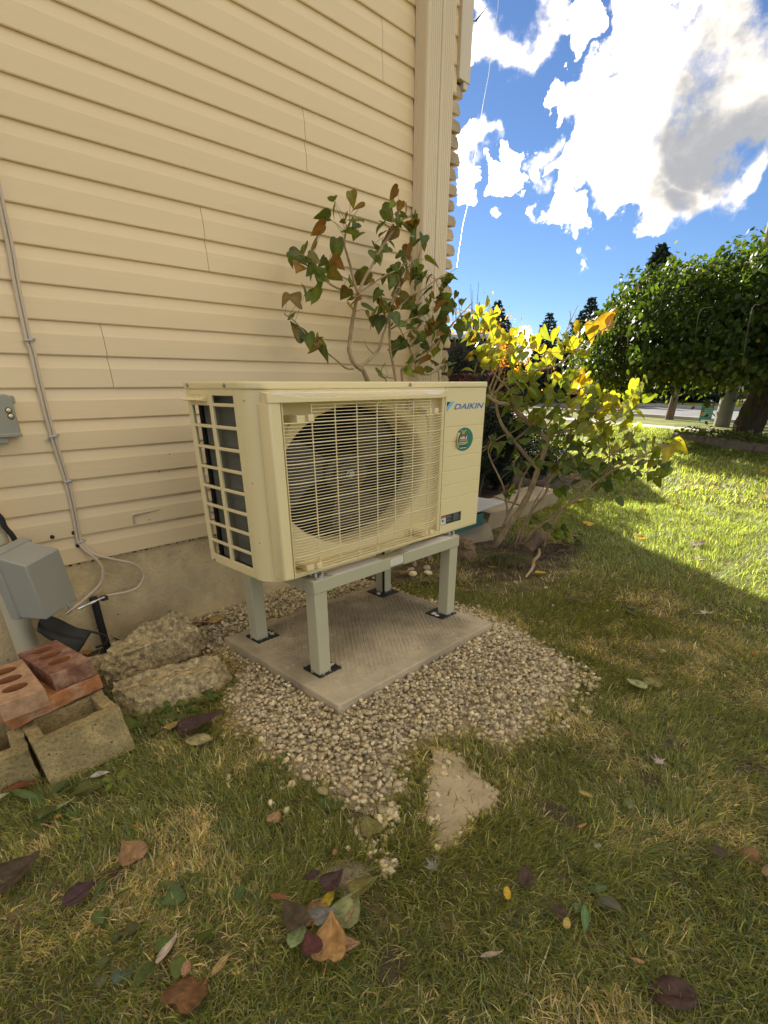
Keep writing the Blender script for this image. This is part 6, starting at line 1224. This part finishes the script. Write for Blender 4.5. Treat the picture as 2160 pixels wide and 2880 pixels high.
# stone edging of the tree bed, each stone on its own
M_edge = mat('edging_stone', (.27, .23, .18), .95, .25, 4., .7, 30.)
bedp = [(13.85, 2.75), (13.40, 2.27), (12.84, 1.737), (12.162, 1.179), (11.888, .588), (11.638, .278), (11.6, -.5), (11.8, -1.4)]
bed = thing('tree_bed_edging', 'low curved stone edging round the weeping tree bed', 'edging', (12.6, 1.0, 0))
for i in range(len(bedp)-1):
    a, b_ = Vector(bedp[i]), Vector(bedp[i+1]); d = (b_-a).normalized(); n_v = Vector((d.y, -d.x)); nseg = 1
    if n_v.x > 0: n_v = -n_v
    q = MB(); pp = [a+d*.015, b_-d*.015, b_-d*.015-n_v*.26, a+d*.015-n_v*.26]; h = random.uniform(.15, .19); q.add([(*p, -.03) for p in pp]+[(p.x+random.uniform(-.02, .02), p.y+random.uniform(-.02, .02), h) for p in pp], [(0, 3, 2, 1), (4, 5, 6, 7), (0, 1, 5, 4), (1, 2, 6, 5), (2, 3, 7, 6), (3, 0, 4, 7)]); o = q.build('edging_stone', M_edge, bed); roughen(o, .02, 4, 3, i)
sheet('tree_bed', bedp+[(17, -1.4), (17, 2.6), (15.5, 3.2)], .03, mat('bed_soil', (.075, .055, .035), .97, .3, 3.))
for x, y, n2, lab in ((13.75, 2.2, 110, 'pale leafy plant at the left end of the stone-edged bed'), (13.35, 1.6, 160, 'spreading pale plant in the middle of the stone-edged bed'), (13.1, 1.15, 120, 'low plant left of the leaning trunk in the stone bed'), (12.75, .55, 130, 'light green plant right of the leaning trunk in the stone bed'), (12.9, -.05, 190, 'tall pale plant by the right frame edge in the stone bed')):
    tt = thing('ground_plant', lab, 'plant', (x, y, 0), 'ground plants in the tree bed'); p = np.c_[rng.normal(x, .24, n2), rng.normal(y, .24, n2), rng.uniform(.05, .30, n2)]; r1 = rng.random((n2, 1)); leaf_cloud('foliage', p, .12, M_fol, np.array([.12, .17, .06])*(1-r1)+np.array([.28, .30, .14])*r1, tt, np.tile([0, 0, 1.], (n2, 1)), .6, org=(x, y, 0))
# concrete street lamp pole
M_pole = mat('pole_concrete', (.19, .175, .15), .9, .1, 3., .3, 30.)
pl = thing('lamp_pole', 'tapered concrete street light pole on the verge behind the weeping tree', 'pole', (19.0, 2.86, 0))
t = MB(); t.tube([(19.0, 2.86, -.1), (19.0, 2.86, 9.5)], [.235, .125], 12); t.build('shaft', M_pole, pl, smooth=True)
t = MB(); t.tube(smooth_path([(19.0, 2.86, 9.4), (19.3, 2.7, 10.0), (20.2, 2.3, 10.3), (21.0, 1.9, 10.35)], 3), .05, 8); t.build('arm', mat('pole_steel', (.35, .35, .34), .4, .05, metal=.6), pl, smooth=True)
t = MB(); t.box((20.9, 1.78, 10.28), (21.6, 2.02, 10.42)); t.build('lamp_head', MATS['pole_steel'], pl, bevel=.03)
sp_ = thing('sign_post', 'thin steel sign post across the road beside the pole', 'post', (39.3, 7.05, 0)); t = MB(); t.tube([(39.3, 7.05, -.1), (39.3, 7.05, 3.2)], .07, 8); t.build('post', MATS['pole_steel'], sp_)
t = MB(); t.box((39.25, 6.75, 2.5), (39.28, 7.35, 3.15)); t.build('sign_plate', mat('sign_back', (.45, .45, .44), .5, .05, metal=.5), sp_)
# yard sign
ys = thing('yard_sign', 'small teal lawn sign on wire legs beside the road', 'sign', (17.6, 3.02, 0))
M_teal = mat('sign_teal', (.06, .27, .20), .5, .04, 3.); M_teal2 = mat('sign_pale_teal', (.25, .50, .38), .5, 0); sd = Vector((.42, -.907, 0)); so = Vector((17.6, 3.02, 0))
sd = Vector((math.sin(R(14.5)), -math.cos(R(14.5)), 0)); nv = Vector((-sd.y, sd.x, 0)); nv = nv if nv.x < 0 else -nv
def Sg(u, z, e=0.): p = so+sd*u+nv*e; return (p.x, p.y, z)
def sgq(u0, u1, z0, z1, e, m_, nm): q = MB(); q.add([Sg(u0, z0, e), Sg(u1, z0, e), Sg(u1, z1, e), Sg(u0, z1, e)], [(0, 1, 2, 3)]); return q.build(nm, m_, ys)
q = MB(); q.add([Sg(u, z, e) for e in (0, .012) for u, z in ((-.16, .22), (.16, .22), (.16, .74), (-.16, .74))], [(0, 1, 2, 3), (4, 5, 6, 7), (0, 1, 5, 4), (1, 2, 6, 5), (2, 3, 7, 6), (3, 0, 4, 7)]); q.build('panel', M_teal, ys)
sgq(-.12, .12, .66, .72, .014, MATS['logo_blue'], 'sign_print'); sgq(-.11, .10, .675, .705, .0155, MATS['print_white'], 'sign_print'); sgq(-.13, .11, .62, .645, .014, MATS['print_orange'], 'sign_print'); sgq(-.06, .14, .36, .60, .014, M_teal2, 'sign_print'); sgq(-.13, -.06, .38, .48, .0155, MATS['print_orange'], 'sign_print'); sgq(-.10, .15, .225, .27, .014, MATS['print_white'], 'sign_print')
for z in (.54, .49, .44, .40): sgq(-.02, .11, z, z+.018, .0155, M_teal, 'sign_print')
for u in (-.1, .1): t = MB(); t.tube([Sg(u, -.05, .006), Sg(u, .30, .006)], .006, 6); t.build('wire_leg', MATS['pole_steel'], ys)
# small street tree
stt = thing('street_tree', 'small young street tree with thin dark trunk on the verge', 'tree', (21.65, 5.26, 0))
t = MB(); t.tube(smooth_path([(21.65, 5.26, -.05), (21.65, 5.25, .2), (21.67, 5.22, 1.2), (21.72, 5.2, 3.0), (21.7, 5.2, 4.4)], 4), list(np.interp(np.linspace(0, 1, 17), [0, .1, 1], [.24, .17, .07])), 10); t.build('trunk', M_bark, stt, smooth=True)
for k in range(6):
    a = k*1.05; t = MB(); t.tube([(21.7, 5.2, 1.6+.35*k), (21.7+.7*math.cos(a), 5.2+.7*math.sin(a), 2.1+.4*k), (21.7+1.3*math.cos(a), 5.2+1.3*math.sin(a), 2.4+.4*k)], [.05, .035, .015], 6); t.build('limb', M_bark, stt, smooth=True)
n2 = 3200; p = np.c_[rng.normal(21.7, .85, n2), rng.normal(5.2, .85, n2), rng.normal(3.1, .75, n2)]; p = p[p[:, 2] > 1.25]; r1 = rng.random((len(p), 1)); leaf_cloud('crown', p, .17, M_fol, np.array([.06, .10, .015])*(1-r1)+np.array([.20, .22, .03])*r1, stt, org=(21.65, 5.26, 0))
# spruces
M_sb = mat('spruce_bark', (.09, .07, .055), .95, .2, 3.)
def spruce(x, y, h, w, lab, seed, z0=.5):
    t = thing('spruce', lab, 'tree', (x, y, 0), 'spruces across the road'); q = MB(); q.tube([(x, y, -.1), (x, y, h*.97)], [w*.10, .03], 8); q.build('trunk', M_sb, t, smooth=True)
    g = np.random.default_rng(seed); P_l = []; Nl = []; S_l = []
    nl = int(h*4.2)
    bq = MB()
    for i in range(nl):
        f_ = i/nl; z = z0+(h-z0)*f_**.9; R0 = w*(1-f_)**.85*g.uniform(.82, 1.12)+.08; nb = max(5, int(11*(1-f_)+5)); a0 = g.uniform(0, 6.3)
        for k in range(nb):
            a = a0+2*math.pi*k/nb+g.normal(0, .15); L = R0*g.uniform(.7, 1.12); m_ = max(6, int(L*20)); tt = np.sqrt(g.uniform(0.02, 1, m_)); sag = -.32*L*tt**1.6+.16*L*tt**3; side = g.normal(0, 1, m_)*.17*L*(1.1-tt*.8)
            P_l.append(np.c_[x+L*tt*math.cos(a)-side*math.sin(a), y+L*tt*math.sin(a)+side*math.cos(a), z+sag-np.abs(side)*.35+g.normal(0, .04, m_)])
            bq.tube([(x, y, z), (x+L*.9*math.cos(a), y+L*.9*math.sin(a), z-.18*L)], [.035, .012], 3, cap=False)
    P_l = np.concatenate(P_l); n3 = len(P_l); r1 = g.random((n3, 1)); cols = np.array([.016, .030, .022])*(1-r1)+np.array([.040, .060, .040])*r1
    bq.build('limbs', M_sb, t)['kind'] = 'stuff'
    o = leaf_cloud('crown', P_l, .50*h/9, M_ndl, cols, t, np.tile([0, 0, .5], (n3, 1)), .33, org=(x, y, 0))
    return t
spruce(36.2, 22.95, 6.75, 3.3, 'broad spruce farthest left beside the house corner', 21); spruce(37.9, 19.65, 5.9, 2.5, 'small pointed spruce second from the left', 22); spruce(39.4, 17.35, 6.75, 3.3, 'dark spruce right behind the orange lilac leaves', 23); spruce(43.0, 14.6, 9.9, 4.4, 'tallest spruce rising behind the weeping tree', 24); spruce(42.5, 18.9, 5.2, 3.0, 'low spruce filling the gap between the two dark ones', 25); spruce(44.5, 10.5, 7.0, 2.8, 'spruce hidden behind the weeping tree crown', 26)
# orange maple and bare top twigs by the house corner
om = thing('orange_maple', 'small orange autumn tree glimpsed past the house corner', 'tree', (17.5, 11.6, 0))
t = MB(); t.tube(smooth_path([(17.5, 11.6, -.05), (17.5, 11.6, 1.2), (17.6, 11.55, 2.6), (17.6, 11.5, 4.0)], 3), list(np.linspace(.14, .02, 10)), 8); t.build('trunk', M_bark, om, smooth=True)
for k in range(16):
    a = random.uniform(0, 6.3); z = random.uniform(1.2, 3.0); t = MB(); t.tube([(17.55, 11.58, z), (17.55+.5*math.cos(a), 11.58+.5*math.sin(a), z+.7), (17.55+.8*math.cos(a), 11.58+.8*math.sin(a), z+1.4+random.uniform(-.2, .3))], [.03, .015, .005], 5); t.build('limb', M_bark, om, smooth=True)
n2 = 2600; p = np.c_[rng.normal(17.55, .95, n2), rng.normal(11.55, .9, n2), rng.normal(2.15, .5, n2)]; p2 = np.c_[rng.normal(17.6, .40, 34), rng.normal(11.5, .40, 34), rng.normal(3.6, .35, 34)]; p = np.r_[p, p2]; r1 = rng.random((len(p), 1)); leaf_cloud('crown', p, .13, M_fol, np.array([.45, .16, .012])*(1-r1)+np.array([.60, .30, .03])*r1, om, org=(17.5, 11.6, 0))
# dark red vehicle in the driveway, mostly behind the house corner
car = thing('parked_car', 'dark red van parked beyond the house corner, mostly hidden', 'van', (9.6, 6.3, 0)); car.rotation_euler = (0, 0, R(30))
M_carp = mat('car_red', (.13, .012, .018), .25, 0, spec=.6); M_glass = mat('car_glass', (.01, .011, .013), .06, 0, spec=.8); M_tyre = mat('tyre', (.02, .02, .02), .85, .1)
def cpart(mb_, nm, m_, par=car, **k):
    o = mb_.build(nm, m_, None, origin=(0, 0, 0), **k); o.parent = par; return o
q = MB(); q.prism([(-2.2, .35), (2.2, .35), (2.25, .85), (2.15, 1.25), (1.35, 1.40), (-2.1, 1.46), (-2.25, .9)], 1, -.92, .92); cpart(q, 'body', M_carp, bevel=.06)
q = MB(); q.prism([(-2.08, 1.42), (1.3, 1.36), (.55, 2.00), (-1.9, 2.04)], 1, -.85, .85); cpart(q, 'cabin', M_glass, bevel=.05)
q = MB(); q.prism([(-1.98, 2.03), (.62, 1.99), (.45, 2.08), (-1.85, 2.12)], 1, -.84, .84); cpart(q, 'roof', mat('car_roof', (.35, .40, .45), .2, 0, spec=.6), bevel=.03)  # reflected sky put into the roof colour as pale blue-grey
for x in (-1.45, 1.4):
    for y in (-.93, .93):
        q = MB(); q.lathe([(.34, y-.1), (.36, y-.07), (.36, y+.07), (.34, y+.1)], (x, 0, .36), 1, 20); w = cpart(q, 'wheel', M_tyre, smooth=True); q = MB(); q.lathe([(.22, y-.105), (.22, y+.105)], (x, 0, .36), 1, 16); cpart(q, 'rim', M_zinc, w, smooth=True)
for y in (-.7, .7): q = MB(); q.box((-2.27, y-.12, .75), (-2.2, y+.12, 1.05)); cpart(q, 'tail_light', M_red, bevel=.02)
# low brick school across the road
bl = thing('brick_building', 'long low dark brick building across the road behind the spruces', 'building', (SN*47+SU*12)[:])
M_bb = mat('dark_brick_wall', (.10, .065, .055), .9, .15, 1.2, .4, 8., stretch=(1, 1, 3)); M_bw = mat('window_frame', (.02, .02, .022), .5, 0); M_bg = mat('window_glass', (.32, .36, .38), .15, 0, spec=.7); M_sill = mat('stone_band', (.40, .37, .33), .85, .05)
def B_(n0, u, z): p = SN*n0+SU*u; return (p.x, p.y, z)
def bbox(n0, n1, u0, u1, z0, z1, nm, m_, par): q = MB(); q.add([B_(n0, u0, z0), B_(n0, u1, z0), B_(n1, u1, z0), B_(n1, u0, z0), B_(n0, u0, z1), B_(n0, u1, z1), B_(n1, u1, z1), B_(n1, u0, z1)], [(0, 3, 2, 1), (4, 5, 6, 7), (0, 1, 5, 4), (1, 2, 6, 5), (2, 3, 7, 6), (3, 0, 4, 7)]); return q.build(nm, m_, par)
bbox(47, 58, -30, 62, -.1, 2.95, 'wall', M_bb, bl); bbox(46.7, 58.3, -30.3, 62.3, 2.95, 3.25, 'roof', M_roof, bl)
u = -24.
while u < 58:
    wf = bbox(46.93, 46.99, u, u+1.5, .45, 2.2, 'window', M_bw, bl)
    for k in range(2):
        for z0, z1 in ((.52, 1.0), (1.1, 2.1)): bbox(46.90, 46.925, u+.07+k*.72, u+.70+k*.72, z0, z1, 'pane', M_bg, wf)
    bbox(46.85, 46.99, u-.1, u+1.6, .33, .43, 'sill', M_sill, bl); u += 3.4 if int(u) % 3 else 2.2
# overhead wire from the house, and a bird
M_wire = mat('service_wire', (.55, .55, .55), .5, 0)
w = MB(); w.tube(WIRE_PTS, .003, 6); tag(w.build('service_wire', M_wire, None, smooth=True), 'thin pale overhead wire dropping in front of the sky to the house corner', 'wire')
b = MB(); bp_ = Vector(BIRD); b.add([bp_+Vector(q) for q in ((0, .5, .18), (.05, .05, 0), (0, -.5, .25), (-.1, 0, -.02), (.25, 0, -.02), (-.3, 0, .0))], [(0, 1, 3), (1, 2, 3), (4, 1, 3), (3, 1, 5)]); tag(b.build('bird', mat('bird_dark', (.02, .02, .02), .8, 0), None, origin=BIRD), 'tiny dark bird flying in the blue gap beside the house', 'bird')
